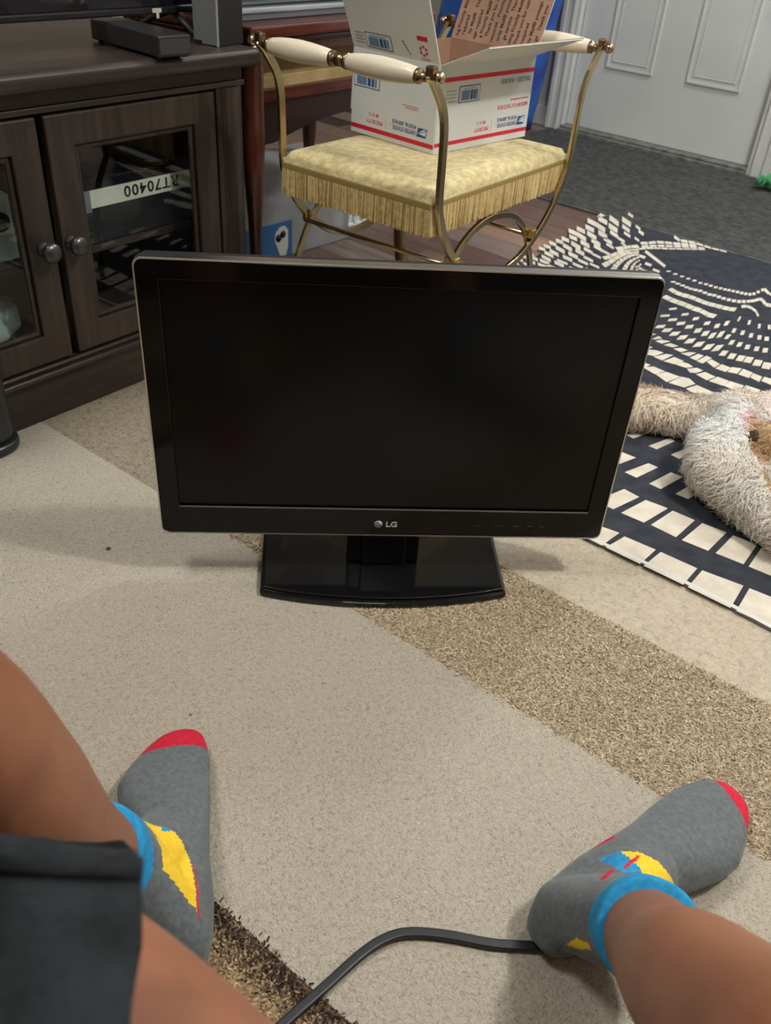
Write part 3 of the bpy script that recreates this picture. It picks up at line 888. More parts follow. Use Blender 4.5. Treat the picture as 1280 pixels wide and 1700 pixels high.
[1174,1710,1193,1707,1177,1671,1158,1674], [1193,1699,1212,1696,1196,1660,1177,1663], [1211,1688,1230,1685,1214,1649,1195,1652],
[1229,1677,1249,1674,1233,1638,1214,1641], [1248,1665,1267,1662,1251,1627,1232,1630], [1266,1654,1286,1651,1269,1616,1250,1618],
[1285,1643,1304,1640,1288,1604,1269,1607], [1303,1632,1322,1629,1306,1593,1287,1596], [1321,1621,1341,1618,1325,1582,1306,1585],
[1340,1610,1359,1607,1343,1571,1324,1574], [923,1968,937,1971,927,1944,913,1941], [942,1963,956,1965,947,1939,933,1936], [962,1958,976,1960,966,1933,952,1931],
[981,1953,995,1955,985,1928,972,1926], [1001,1947,1014,1950,1005,1923,991,1920], [1020,1942,1034,1945,1024,1918,1010,1915],
[1039,1937,1053,1939,1044,1912,1030,1910], [1059,1932,1073,1934,1063,1907,1049,1905], [1078,1926,1092,1929,1082,1902,1069,1900],
[1098,1921,1111,1924,1102,1897,1088,1894], [1117,1916,1131,1918,1121,1892,1107,1889], [1136,1911,1150,1913,1140,1886,1127,1884],
[1156,1906,1170,1908,1160,1881,1146,1879], [1175,1900,1189,1903,1179,1876,1166,1873], [1194,1895,1208,1898,1199,1871,1185,1868],
[1214,1890,1228,1892,1218,1865,1204,1863], [1233,1885,1247,1887,1237,1860,1224,1858], [1253,1879,1267,1882,1257,1855,1243,1853],
[1272,1874,1286,1877,1276,1850,1262,1847], [1291,1869,1305,1871,1296,1844,1282,1842], [1311,1864,1325,1866,1315,1839,1301,1837],
[1330,1859,1344,1861,1334,1834,1321,1832], [1350,1853,1364,1856,1354,1829,1340,1826], [1369,1848,1383,1851,1373,1824,1359,1821],
[1388,1843,1402,1845,1393,1818,1379,1816], [947,2041,959,2043,951,2017,939,2015], [965,2036,978,2039,969,2013,957,2011], [983,2032,996,2034,987,2009,975,2007],
[1002,2028,1014,2030,1005,2004,993,2002], [1020,2023,1032,2026,1023,2000,1011,1998], [1038,2019,1050,2021,1041,1996,1029,1994],
[1056,2015,1068,2017,1059,1991,1048,1989], [1074,2010,1086,2013,1078,1987,1066,1985], [1092,2006,1104,2008,1096,1983,1084,1981],
[1110,2002,1122,2004,1114,1978,1102,1976], [1128,1997,1140,2000,1132,1974,1120,1972], [1146,1993,1158,1995,1150,1970,1138,1968],
[1164,1989,1176,1991,1168,1965,1156,1963], [1182,1984,1194,1987,1186,1961,1174,1959], [1200,1980,1212,1982,1204,1957,1192,1955],
[1218,1976,1230,1978,1222,1952,1210,1950], [1236,1971,1248,1974,1240,1948,1228,1946], [1254,1967,1266,1969,1258,1944,1246,1942],
[1272,1963,1284,1965,1276,1939,1264,1937], [1290,1958,1302,1961,1294,1935,1282,1933], [1308,1954,1320,1956,1312,1931,1300,1929],
[1326,1950,1338,1952,1330,1926,1318,1924], [1344,1946,1356,1948,1348,1922,1336,1920], [1362,1941,1374,1943,1366,1918,1354,1916],
[1380,1937,1393,1939,1384,1913,1372,1911], [985,2118,993,2119,986,2090,978,2088], [1008,2114,1016,2115,1009,2086,1001,2084],
[1031,2110,1039,2111,1031,2082,1024,2081], [1053,2106,1061,2108,1054,2078,1046,2077], [1076,2102,1084,2104,1077,2075,1069,2073],
[1099,2099,1107,2100,1100,2071,1092,2069], [1122,2095,1130,2096,1122,2067,1114,2065], [1144,2091,1152,2092,1145,2063,1137,2062],
[1167,2087,1175,2089,1168,2059,1160,2058], [1190,2083,1198,2085,1191,2056,1183,2054], [1212,2080,1220,2081,1213,2052,1205,2050],
[1235,2076,1243,2077,1236,2048,1228,2047], [1258,2072,1266,2074,1259,2044,1251,2043], [1281,2068,1289,2070,1281,2040,1274,2039],
[1303,2064,1311,2066,1304,2037,1296,2035], [1326,2061,1334,2062,1327,2033,1319,2031], [1349,2057,1357,2058,1350,2029,1342,2028],
[1372,2053,1380,2055,1372,2025,1364,2024], [1394,2049,1402,2051,1395,2021,1387,2020], [1417,2046,1425,2047,1418,2018,1410,2016],
[1440,2042,1448,2043,1441,2014,1433,2012], [1462,2038,1470,2039,1463,2010,1455,2009], [1485,2034,1493,2036,1486,2006,1478,2005],
[1508,2030,1516,2032,1509,2003,1501,2001], [1531,2027,1539,2028,1531,1999,1524,1997]]
pm = MB()
for q in RUG_TILES:
    pts = [(q[i] / 1000, q[i + 1] / 1000) for i in range(0, len(q), 2)]
    ar = sum(pts[i][0] * pts[(i + 1) % len(pts)][1] - pts[(i + 1) % len(pts)][0] * pts[i][1] for i in range(len(pts)))
    if ar < 0:
        pts = pts[::-1]
    pm.add([(x, y, rz + 0.0005) for x, y in pts], [tuple(range(len(pts)))])
pm.build('printed_bricks', M_IVORY, rug)['kind'] = 'stuff'

# specks on the cream pile
for (x, y, r0, m0) in ((-0.425, 1.037, 0.0042, plain('speck_dark', srgb(70, 70, 78), 0.9)), (-0.2255, 0.7235, 0.0022, plain('speck_red', srgb(176, 96, 80), 0.9))):
    sp_ = MB().lathe([(r0, 0.0002), (r0 * 0.9, 0.0012), (r0 * 0.3, 0.0018)], 9, Matrix.Rotation(-RUG_ANG, 4, 'Z') @ Matrix.Translation((x, y, 0)))
    sp_.build('speck', m0, cp)

# ------------------------------------------------------------------ the television in the middle
TV_YAW = 0.1023
tv = thing('television', 'black flat television with thin chrome edge standing on the cream rug', 'television', (0.0022, 1.0253, 0), TV_YAW)
# local frame: x right, y away from the viewer, z up; front glass plane at y = 0
TW, TH, TB = 0.655, 0.412, 0.0755
FM = frame_matrix((0, 0, TB), (1, 0, 0), (0, 0, 1), (0, -1, 0))     # polygon xy -> local xz, extrude towards the viewer
out = rrect(TW, TH, 0.011, 6, 0, TH / 2)


def inset(w, h, r, cy):
    return rrect(w, h, r, 6, 0, cy)


SU0, SU1, SV0, SV1 = -0.2985, 0.2995, 0.0495, 0.3850
scr_c, scr_w, scr_h = (SU0 + SU1) / 2, SU1 - SU0, SV1 - SV0
inner = rrect(scr_w, scr_h, 0.0015, 6, scr_c, (SV0 + SV1) / 2)
m = MB()
m.ring(rrect(TW - 0.005, TH - 0.005, 0.0095, 6, 0, TH / 2), inner, -0.02, 0.0, FM)
m.build('bezel', M_BEZEL, tv, 0.0012)
m = MB().ring(out, rrect(TW - 0.005, TH - 0.005, 0.0095, 6, 0, TH / 2), -0.016, 0.0006, FM)
m.build('chrome_trim', M_CHROME, tv, 0.0012)
m = MB().box((SU0 - 0.004, 0.004, TB + SV0 - 0.004), (SU1 + 0.004, 0.010, TB + SV1 + 0.004))
m.build('screen', M_SCREEN, tv)
m = MB().box((SU0, -0.0006, TB + SV0 - 0.0016), (SU1, 0.004, TB + SV0))
m.build('bezel_lip', M_GREYLINE, tv)
m = MB().box((SU0 - 0.0008, -0.0004, TB + 0.20), (SU0, 0.004, TB + SV1))
m.build('bezel_lip', M_MATTBLACK, tv)
back = MB().prism(rrect(TW - 0.006, TH - 0.006, 0.010, 5, 0, TH / 2), -0.034, -0.016, FM).prism(rrect(0.46, 0.30, 0.03, 5, 0, TH / 2 - 0.01), -0.062, -0.034, FM)
back.build('back_shell', M_MATTBLACK, tv, 0.003)
# emblem: a disc with a face line, then the letters
LX, LZ = -0.0115, TB + 0.0223
em = MB().lathe([(0.0062, 0), (0.0062, 0.0006), (0.0001, 0.0006)], 28, frame_matrix((LX, -0.0003, LZ), (1, 0, 0), (0, 0, 1), (0, -1, 0)))
emo = em.build('emblem', M_LOGO, tv)
ln = MB()
fmE = frame_matrix((LX, -0.0009, LZ), (1, 0, 0), (0, 0, 1), (0, -1, 0))
arc = [(0.0046 * math.cos(math.radians(a)), 0.0046 * math.sin(math.radians(a)), 0.0002) for a in range(80, 361, 20)]
ln.tube([fmE @ Vector(p) for p in arc], 0.00045, 5)
ln.tube([fmE @ Vector(p) for p in [(0.0046, 0, 0.0002), (0.0012, 0, 0.0002)]], 0.00045, 5)
ln.tube([fmE @ Vector(p) for p in [(0, 0.0028, 0.0002), (0, -0.0024, 0.0002), (0.0016, -0.0024, 0.0002)]], 0.00045, 5)
ln.tube([fmE @ Vector(p) for p in [(-0.0024, 0.002, 0.0002), (-0.0018, 0.002, 0.0002)]], 0.0006, 5)
ln.build('emblem_line', M_MATTBLACK, emo)
TXM = lambda x, z, y=-0.0003: frame_matrix((x, y, z), (1, 0, 0), (0, 0, 1), (0, -1, 0))
lettering('LG', 0.0128, M_LOGO, tv, TXM(-0.0008, LZ - 0.0046), extrude=0.0003, bold=0.0004, xscale=1.12)
mk = MB()
for x, ww in ((0.126, 0.002), (0.132, 0.003), (0.137, 0.003), (0.142, 0.002), (0.160, 0.002), (0.166, 0.006), (0.176, 0.002), (0.190, 0.008), (0.201, 0.002), (0.213, 0.007),
              (0.231, 0.006), (0.2475, 0.0016)):
    mk.box((x, -0.0005, TB + 0.0215), (x + ww, 0, TB + 0.0228))
mk.build('button_marks', M_MARK, tv)
# stand: base plate with a gently bowed front and a neck
bp_ = []
for k in range(13):
    u = -1 + 2 * k / 12
    bp_.append((0.187 * u * (1 if abs(u) < 1 else 0.985), -0.052 - 0.026 * (1 - u * u)))
poly = bp_ + [(0.187, 0.10), (0.175, 0.115), (-0.175, 0.115), (-0.187, 0.10)]
sb = MB().prism(poly, 0.0005, 0.011)
sbo = sb.build('stand_base', M_GLOSSBLACK, tv, 0.0035, 3)
top = [(x * 0.975, y * 0.93 + 0.002) for x, y in poly]
MB().prism(top, 0.011, 0.0145).build('base_cover', M_GLOSSBLACK, tv, 0.002, 2)
MB().box((-0.055, 0.012, 0.0145), (0.055, 0.04, TB + 0.02)).box((-0.035, 0.006, 0.0145), (0.035, 0.014, TB - 0.004)).build('neck', M_GLOSSBLACK, tv, 0.004)

# ------------------------------------------------------------------ dark media cabinet
M_ESP = wood_mat('espresso_wood', srgb(36, 30, 28), srgb(60, 50, 45), 0, 5, rough=0.38, stretch=14, spec=0.45)
M_ESPV = wood_mat('espresso_wood_upright', srgb(38, 32, 29), srgb(64, 54, 47), 2, 5, rough=0.38, stretch=14, spec=0.45)
M_PEWTER = plain('pewter', (0.10, 0.105, 0.11, 1), 0.32, 0.8)
M_INSIDE = plain('cabinet_inside', srgb(34, 30, 29), 0.7)
CAB_ROT = math.atan2(0.80754, 0.58982)
CAB0 = (-0.667, 1.384, 0.0)
cab = thing('media_cabinet', 'dark espresso wood media cabinet with two glass doors beside the television', 'cabinet', CAB0, CAB_ROT)
X0, X1, DEP = -0.345, 0.552, 0.46
MB().box((X0, 0.0, 0.0005), (X1, DEP, 0.088)).build('plinth', M_ESP, cab, 0.003)
MB().box((X0 - 0.008, -0.016, 0.088), (X1 + 0.006, DEP, 0.099)).box((X0 - 0.003, -0.008, 0.099), (X1 + 0.002, DEP, 0.108)).build('base_moulding', M_ESP, cab, 0.004, 3)
for s in (X0, X1 - 0.018):
    MB().box((s, 0.02, 0.108), (s + 0.018, DEP - 0.01, 0.53)).build('side_panel', M_ESPV, cab)
MB().box((X0 + 0.018, DEP - 0.02, 0.108), (X1 - 0.018, DEP - 0.01, 0.53)).build('back_panel', M_INSIDE, cab)
MB().box((X0 + 0.018, 0.06, 0.262), (X1 - 0.018, DEP - 0.02, 0.276)).build('shelf', M_ESP, cab)
for a, b in ((X1 - 0.070, X1), (X0, X0 + 0.070)):
    m = MB()
    prof = [(a, 0.02), (a, -0.004), (a + 0.006, -0.008), (a + 0.012, -0.004), (a + 0.020, -0.012), (a + 0.035, -0.016), (b - 0.020, -0.012), (b - 0.012, -0.003), (b - 0.004, -0.002), (b, 0.004), (b, 0.02)]
    m.prism(prof, 0.108, 0.53)
    m.build('pilaster', M_ESPV, cab)
MB().box((X0 - 0.004, -0.004, 0.53), (X1 + 0.004, DEP, 0.540)).box((X0, -0.001, 0.54), (X1, DEP, 0.566)).build('frieze', M_ESP, cab, 0.002)
MB().box((X0 - 0.03, -0.038, 0.566), (X1 + 0.02, DEP + 0.01, 0.597)).build('cabinet_top', M_ESP, cab, 0.011, 5)
for k, (a, b) in enumerate(((0.112, 0.478), (-0.268, 0.098))):
    d = MB()
    z0, z1 = 0.112, 0.526
    fw = 0.052
    o4, i4 = rect(a, z0, b, z1), rect(a + fw, z0 + fw, b - fw, z1 - fw)
    DM = frame_matrix((0, 0, 0), (1, 0, 0), (0, 0, 1), (0, -1, 0))
    d.ring(o4, i4, -0.016, 0.004, DM)
    dob = d.build('door', M_ESPV, cab, 0.003)
    i5 = rect(a + fw + 0.010, z0 + fw + 0.010, b - fw - 0.010, z1 - fw - 0.010)
    MB().ring(i4, i5, -0.012, -0.002, DM).build('door_bead', M_ESPV, dob, 0.004)
    MB().box((a + fw, 0.006, z0 + fw), (b - fw, 0.009, z1 - fw)).build('pane', M_GLASS, dob)
    kx = (0.128, 0.074)[k]
    MB().lathe([(0.0125, 0), (0.0125, 0.003), (0.0075, 0.005), (0.0065, 0.012), (0.011, 0.015), (0.0165, 0.021), (0.0175, 0.026), (0.0155, 0.031), (0.009, 0.034), (0.0005, 0.035)], 24,
               frame_matrix((kx, -0.004, 0.318), (1, 0, 0), (0, 0, 1), (0, -1, 0))).build('knob', M_PEWTER, dob)

# boxes behind the glass
M_BOXBLACK = noisy('black_carton', srgb(16, 17, 20), srgb(30, 33, 40), 12, rough=0.35)
M_PAPER = plain('white_label', srgb(208, 214, 205), 0.6)
M_INK = plain('black_ink', srgb(24, 26, 30), 0.6)
M_YEL = plain('yellow_ink', srgb(226, 190, 30), 0.5)
M_PALEINK = plain('pale_ink', srgb(190, 196, 200), 0.5)
M_SKYINK = noisy('printed_sky', srgb(20, 40, 70), srgb(120, 165, 205), 9, rough=0.35, lo=0.45, hi=0.75)
tb = thing('telescope_carton', 'black printed carton with RT70400 label behind the right glass door', 'carton', Vector(CAB0) + Vector((0, 0, 0.2765)), CAB_ROT)
MB().box((0.195, 0.062, 0.0), (0.462, 0.34, 0.099)).build('carton_body', M_BOXBLACK, tb, 0.002)
MB().box((0.205, 0.0605, 0.066), (0.460, 0.062, 0.098)).build('label_strip', M_PAPER, tb)
lettering('RT70400', 0.0285, M_INK, tb, frame_matrix((0.430, 0.0602, 0.0925), (-1, 0, 0), (0, 0, -1), (0, -1, 0)), bold=0.0006, xscale=1.12, extrude=0.0002, space=1.15)
# ground: printed scene and the yellow frame with the word on the top face, read from behind
MB().prism(rect(0.245, 0.12, 0.345, 0.22), 0.0990, 0.0993).build('printed_picture', M_SKYINK, tb)
lettering('NATIONAL', 0.022, M_PALEINK, tb, frame_matrix((0.417, 0.120, 0.0993), (-1, 0, 0), (0, -1, 0), (0, 0, 1)), extrude=0.0002)
ym = MB().ring(rect(0.424, 0.120, 0.446, 0.158), rect(0.428, 0.124, 0.442, 0.154), 0.0990, 0.0994)
ym.build('yellow_frame', M_YEL, tb)
MB().prism([(0.205, 0.0590), (0.222, 0.0590), (0.222, 0.0605), (0.205, 0.0605)], 0.060, 0.099).build('grey_tab', plain('grey_tab', srgb(120, 126, 132), 0.4), tb)
wb = thing('small_white_box', 'small white box behind the left glass door on the shelf', 'box', Vector(CAB0) + Vector((0, 0, 0.2765)), CAB_ROT)
M_PALEBOX = noisy('pale_box', srgb(170, 182, 174), srgb(205, 213, 206), 25, rough=0.5)
MB().box((-0.11, 0.085, 0.0), (0.078, 0.25, 0.115)).build('box_body', M_PALEBOX, wb, 0.003)
MB().lathe([(0.017, 0), (0.017, 0.0006), (0.012, 0.0006), (0.012, 0)], 20, frame_matrix((0.055, 0.0847, 0.07), (1, 0, 0), (0, 0, 1), (0, -1, 0))).build('printed_ring', M_INK, wb)
pb = thing('crumpled_plastic_bag', 'pale crumpled plastic bag at the bottom of the left glass door', 'bag', Vector(CAB0) + Vector((0, 0, 0.1085)), CAB_ROT)
r_ = random.Random(5)
m = MB()
ellipsoid(m, (-0.02, 0.15, 0.052), (0.10, 0.09, 0.052), seg=22, rings=14)
m.v = [(x + r_.uniform(-1, 1) * 0.007, y + r_.uniform(-1, 1) * 0.007, max(0.0, z + r_.uniform(-1, 1) * 0.008)) for x, y, z in m.v]
m.build('bag_film', noisy('plastic_film', srgb(120, 140, 136), srgb(180, 196, 190), 20, rough=0.2), pb)
MB().tube([(-0.02, 0.15, 0.094), (-0.015, 0.15, 0.112), (0.005, 0.145, 0.128)], [0.016, 0.008, 0.02], 10).build('bag_knot', noisy('plastic_film_knot', srgb(120, 140, 136), srgb(180, 196, 190), 40, rough=0.2), pb)

# set on the cabinet: big television, set-top box, bookshelf speaker
M_TVFACE = plain('large_screen', (0.010, 0.010, 0.014, 1), 0.08, spec=0.6)
M_RIM = plain('dark_rim', (0.05, 0.045, 0.055, 1), 0.22, 0.7)
ct = thing('large_television', 'large dark flat television standing on top of the espresso cabinet', 'television', Vector(CAB0) + Vector((0, 0, 0.5975)), CAB_ROT)
MB().box((-0.36, 0.128, 0.056), (0.60, 0.150, 0.60)).build('back_shell', M_MATTBLACK, ct, 0.004)
MB().box((-0.36, 0.110, 0.056), (0.60, 0.128, 0.60)).build('screen', M_TVFACE, ct, 0.001)
MB().box((-0.362, 0.105, 0.044), (0.602, 0.150, 0.056)).build('bottom_rim', M_RIM, ct, 0.003)
for s in (-0.26, 0.50):
    MB().tube([(s, 0.13, 0.046), (s, 0.10, 0.030), (s, 0.05, 0.004)], 0.006, 8).tube([(s, 0.13, 0.046), (s, 0.18, 0.030), (s, 0.24, 0.004)], 0.006, 8).box((s - 0.008, 0.042, 0.0), (s + 0.008, 0.06, 0.007)).box((s - 0.008, 0.232, 0.0), (s + 0.008, 0.25, 0.007)).build('foot', M_MATTBLACK, ct)
MB().box((0.435, 0.1035, 0.047), (0.455, 0.105, 0.054)).box((0.443, 0.1035, 0.038), (0.449, 0.105, 0.047)).build('sticker', plain('white_sticker', srgb(200, 198, 190), 0.6), ct)
sb_ = thing('set_top_box', 'flat black set-top box lying on the cabinet under the large television', 'set-top box', Vector(CAB0) + Matrix.Rotation(CAB_ROT, 3, 'Z') @ Vector((0.318, -0.050, 0.5975)), CAB_ROT - 0.10)
MB().box((0.0, 0.0, 0.003), (0.066, 0.215, 0.036)).build('case', plain('set_top_plastic', (0.018, 0.017, 0.018, 1), 0.35), sb_, 0.003)
MB().box((0.003, -0.0006, 0.008), (0.063, 0.0005, 0.031)).build('front_panel', plain('set_top_front', (0.045, 0.043, 0.045, 1), 0.3), sb_)
for x, y in ((0.01, 0.015), (0.062, 0.015), (0.01, 0.2), (0.062, 0.2)):
    MB().lathe([(0.005, 0), (0.005, 0.003)], 10, Matrix.Translation((x, y, 0))).build('rubber_foot', M_MATTBLACK, sb_)
sp = thing('small_speaker', 'small black speaker with silver front standing at the cabinet corner', 'speaker', Vector(CAB0) + Matrix.Rotation(CAB_ROT, 3, 'Z') @ Vector((0.503, 0.006, 0.5975)), CAB_ROT + math.atan2(0.009, 0.074))
spk = MB().box((0.0, 0.0, 0.0), (0.072, 0.058, 0.19))
spk.build('cabinet_body', plain('speaker_black', (0.014, 0.014, 0.015, 1), 0.35), sp, 0.002)
MB().box((-0.0035, 0.001, 0.001), (0.0, 0.057, 0.189)).build('front_grille', noisy('speaker_silver', srgb(130, 134, 136), srgb(150, 154, 156), 300, rough=0.4, metal=0.4), sp, 0.001)
MB().box((-0.0045, -0.0008, 0.0), (0.0012, 0.0016, 0.19)).build('edge_trim', plain('speaker_trim', srgb(170, 174, 174), 0.3, 0.6), sp)
MB().tube([(-0.0042, 0.019, 0.105), (-0.0042, 0.019, 0.113), (-0.0042, 0.024, 0.113)], 0.0012, 6).build('badge', M_LOGO, sp)

# dark rounded floor speaker just inside the left edge of the view
fs = thing('floor_speaker', 'smooth dark floor-standing speaker at the left in front of the cabinet', 'speaker', (-0.745, 1.285, 0), CAB_ROT)
M_CHAR = plain('speaker_charcoal', (0.020, 0.021, 0.023, 1), 0.32)
MB().prism(rrect(0.15, 0.13, 0.045, 7), 0.0005, 0.02).build('speaker_base', M_CHAR, fs, 0.006, 3)
MB().prism(rrect(0.138, 0.118, 0.042, 7), 0.02, 0.44).build('speaker_column', M_CHAR, fs, 0.01, 3)
for z in (0.12, 0.22, 0.32):
    MB().lathe([(0.036, 0), (0.036, 0.003), (0.030, 0.004), (0.012, -0.001), (0.0005, 0.002)], 24, frame_matrix((0.0, -0.0585, z), (1, 0, 0), (0, 0, 1), (0, -1, 0))).build('driver', M_MATTBLACK, fs)

# ------------------------------------------------------------------ cherry side table
M_CHERRY = wood_mat('cherry_wood', srgb(54, 22, 18), srgb(94, 42, 33), 0, 6, rough=0.25, coat=0.3, stretch=10)
M_CHERRYV = wood_mat('cherry_wood_upright', srgb(42, 20, 15), srgb(82, 38, 26), 2, 6, rough=0.25, coat=0.3, stretch=10)
M_KHAKI = noisy('drawer_lining', srgb(150, 128, 84), srgb(176, 152, 104), 18, rough=0.6)
M_DKCH = plain('table_recess', srgb(44, 26, 22), 0.4)
tt = thing('cherry_side_table', 'dark cherry side table with curved legs behind the brass bench', 'table', (-0.333, 1.889, FLOOR_Z), CAB_ROT)
LW = 0.566
MB().box((-0.012, -0.016, 0.603), (LW + 0.03, 0.40, 0.626)).box((-0.004, -0.006, 0.592), (LW + 0.022, 0.39, 0.603)).build('table_top', M_CHERRY, tt, 0.005, 3)
MB().box((0.0, 0.004, 0.572), (LW + 0.012, 0.38, 0.592)).build('top_rail', M_CHERRY, tt, 0.002)
MB().box((0.03, 0.06, 0.513), (LW - 0.01, 0.37, 0.572)).build('bay_lining', M_KHAKI, tt)
MB().box((0.03, 0.010, 0.508), (LW - 0.01, 0.06, 0.515)).box((0.03, 0.010, 0.513), (LW - 0.01, 0.018, 0.530)).build('drawer_tray', M_KHAKI, tt, 0.001)
MB().box((0.03, 0.002, 0.484), (LW - 0.01, 0.37, 0.508)).build('lower_rail', M_CHERRY, tt, 0.002)
ar = [(0.03, 0.484), (0.03, 0.40), (0.075, 0.402)]
for k in range(9):
    u = k / 8
    ar.append((0.075 + (LW - 0.13) * u, 0.402 + 0.034 * math.sin(math.pi * u)))
ar += [(LW - 0.01, 0.40), (LW - 0.01, 0.484)]
MB().prism(ar, 0.0, 0.02, frame_matrix((0, 0.028, 0), (1, 0, 0), (0, 0, 1), (0, -1, 0))).build('apron', M_DKCH, tt)
for k, (x, y) in enumerate(((0.018, 0.018), (LW - 0.004, 0.018), (0.018, 0.36), (LW - 0.004, 0.36))):
    sx, sy = (-1 if k % 2 == 0 else 1), (-1 if k < 2 else 1)
    pth = catmull([(0, 0, 0.60), (0, 0, 0.50), (0.006 * sx, 0.006 * sy, 0.42), (0.011 * sx, 0.011 * sy, 0.36), (0.004 * sx, 0.004 * sy, 0.24), (-0.006 * sx, -0.006 * sy, 0.12),
                   (-0.002 * sx, -0.002 * sy, 0.05), (0.006 * sx, 0.006 * sy, 0.018), (0.007 * sx, 0.007 * sy, 0.0)], 4)
    hs = np.interp([p.z for p in pth], [0, 0.018, 0.05, 0.12, 0.24, 0.36, 0.42, 0.5, 0.6], [0.017, 0.019, 0.012, 0.012, 0.0155, 0.023, 0.027, 0.025, 0.025])
    MB().tube([p + Vector((x, y, 0)) for p in pth], list(hs), 12).build('leg', M_CHERRYV, tt)

# silver cases lying on the table
M_SILVER = noisy('brushed_grey', srgb(120, 126, 130), srgb(168, 174, 176), 40, rough=0.35, stretch=(0.1, 1, 1))
M_CLEARISH = plain('smoky_plastic', srgb(96, 104, 108), 0.15, spec=0.6)
for i, (x0, x1, y0, y1, z0, z1, nm, lb, ct_) in enumerate((
        (0.02, 0.43, 0.05, 0.22, 0.0, 0.022, 'grey_flat_case', 'flat smoky grey case with bright front edge on the cherry table', 'case'),
        (0.0, 0.40, 0.08, 0.24, 0.0225, 0.042, 'silver_slim_case', 'slim silver case stacked on top of the smoky grey case', 'case'))):
    o = thing(nm, lb, ct_, Vector((-0.333, 1.889, 0.6242 + z0)), CAB_ROT)
    MB().box((x0, y0, 0.0), (x1, y1, z1 - z0 - 0.004)).build('tray', M_CLEARISH, o, 0.003)
    MB().box((x0 - 0.002, y0 - 0.004, z1 - z0 - 0.010), (x1 + 0.002, y0 + 0.006, z1 - z0)).build('front_edge', M_SILVER, o, 0.003)
    MB().box((x0, y0 + 0.004, z1 - z0 - 0.004), (x1, y1, z1 - z0 - 0.0005)).build('lid', M_CLEARISH, o, 0.001)

# carton and white crate under the table
fb = thing('floor_carton', 'pale grey carton with blue printed corner under the cherry table', 'carton', (-0.38, 2.32, FLOOR_Z), math.radians(50.5))
M_GREYBOX = noisy('grey_carton', srgb(140, 144, 146), srgb(158, 162, 163), 8, rough=0.55)
M_BLUEP = plain('blue_print', srgb(52, 104, 158), 0.5)
MB().box((-0.13, 0.0, 0.0), (0.325, 0.18, 0.24)).build('carton_body', M_GREYBOX, fb, 0.003)
MB().box((-0.13, -0.0008, 0.004), (0.095, 0.0, 0.10)).build('blue_panel', M_BLUEP, fb)
MB().prism([(0.050, 0.008), (0.072, 0.006), (0.080, 0.03), (0.080, 0.075), (0.068, 0.088), (0.050, 0.088), (0.034, 0.075), (0.030, 0.055)], 0.0008, 0.0014,
           frame_matrix((0, 0, 0), (1, 0, 0), (0, 0, 1), (0, -1, 0))).build('printed_shape', M_PAPER, fb)
MB().lathe([(0.011, 0.0014), (0.011, 0.0018)], 16, frame_matrix((0.045, 0, 0.058), (1, 0, 0), (0, 0, 1), (0, -1, 0))).lathe([(0.010, 0.0014), (0.010, 0.0018)], 16, frame_matrix((0.061, 0, 0.066), (1, 0, 0), (0, 0, 1), (0, -1, 0))).build('printed_shape', M_INK, fb)
MB().box((-0.078, -0.0012, 0.012), (-0.050, -0.0008, 0.034)).build('barcode_patch', M_PAPER, fb)
cr = thing('lattice_crate', 'small white plastic lattice crate beside the grey carton', 'crate', (-0.19, 2.66, FLOOR_Z), math.radians(50.5))
M_WPL = plain('white_plastic', srgb(214, 220, 220), 0.4)
LC, HCR = 0.20, 0.17
for k in range(7):
    a = -0.03 + k * 0.036
    for (p, q) in (((a, 0.01), (a + 0.07, HCR - 0.01)), ((a + 0.07, 0.01), (a, HCR - 0.01))):
        p, q = (min(max(p[0], 0.0), LC), p[1]), (min(max(q[0], 0.0), LC), q[1])
        MB().tube([(p[0], 0.0, p[1]), (q[0], 0.0, q[1])], 1.0, flat=(0.006, 0.007)).build('lattice_bar', M_WPL, cr)
MB().ring(rect(-0.006, -0.006, LC + 0.006, 0.156), rect(0.004, 0.004, LC - 0.004, 0.146), HCR - 0.012, HCR).build('rim', M_WPL, cr, 0.002)
MB().ring(rect(-0.002, -0.002, LC + 0.002, 0.152), rect(0.004, 0.004, LC - 0.004, 0.146), 0.0, 0.012).build('rim', M_WPL, cr, 0.002)
MB().box((-0.002, 0.146, 0.012), (LC + 0.002, 0.152, HCR - 0.012)).box((-0.002, 0.0, 0.012), (0.003, 0.15, HCR - 0.012)).box((LC - 0.003, 0.0, 0.012), (LC + 0.002, 0.15, HCR - 0.012)).build('crate_walls', M_WPL, cr)
MB().box((0, 0, 0.001), (LC, 0.15, 0.005)).build('crate_floor', M_WPL, cr)

# blue bag by the door wall
bb = thing('blue_bag', 'tall bright blue bag standing by the wall left of the door', 'bag', RM @ Vector((-0.36, -0.20, FLOOR_Z)), math.atan2(-0.6388, 0.7693))
M_BLUE = noisy('blue_film', srgb(18, 62, 160), srgb(40, 110, 205), 7, rough=0.28, bump=0.5, bscale=14, lo=0.4, hi=0.75, bdist=0.02)
m = MB()
rb = random.Random(11)
nz, na = 14, 28
vs, fc = [], []
for i in range(nz + 1):
    z = 0.80 * i / nz
    wx, wy = 0.27 + 0.015 * (z / 0.8), 0.11 - 0.02 * (z / 0.8)
    for k in range(na):
        a = 2 * math.pi * k / na
        c, s = math.cos(a), math.sin(a)
        p = 0.45
        x = wx * math.copysign(abs(c) ** p, c) + rb.uniform(-1, 1) * 0.006
        y = wy * math.copysign(abs(s) ** p, s) + rb.uniform(-1, 1) * 0.008
        vs.append((x + 0.11 * z, y, z + (rb.uniform(-0.02, 0.02) if i == nz else 0)))
for i in range(nz):
    for k in range(na):
        k2 = (k + 1) % na
        fc.append((i * na + k, i * na + k2, (i + 1) * na + k2, (i + 1) * na + k))
fc.append(tuple(range(na - 1, -1, -1)))
m.add(vs, fc, 0, True)
bo = m.build('bag_body', M_BLUE, bb)
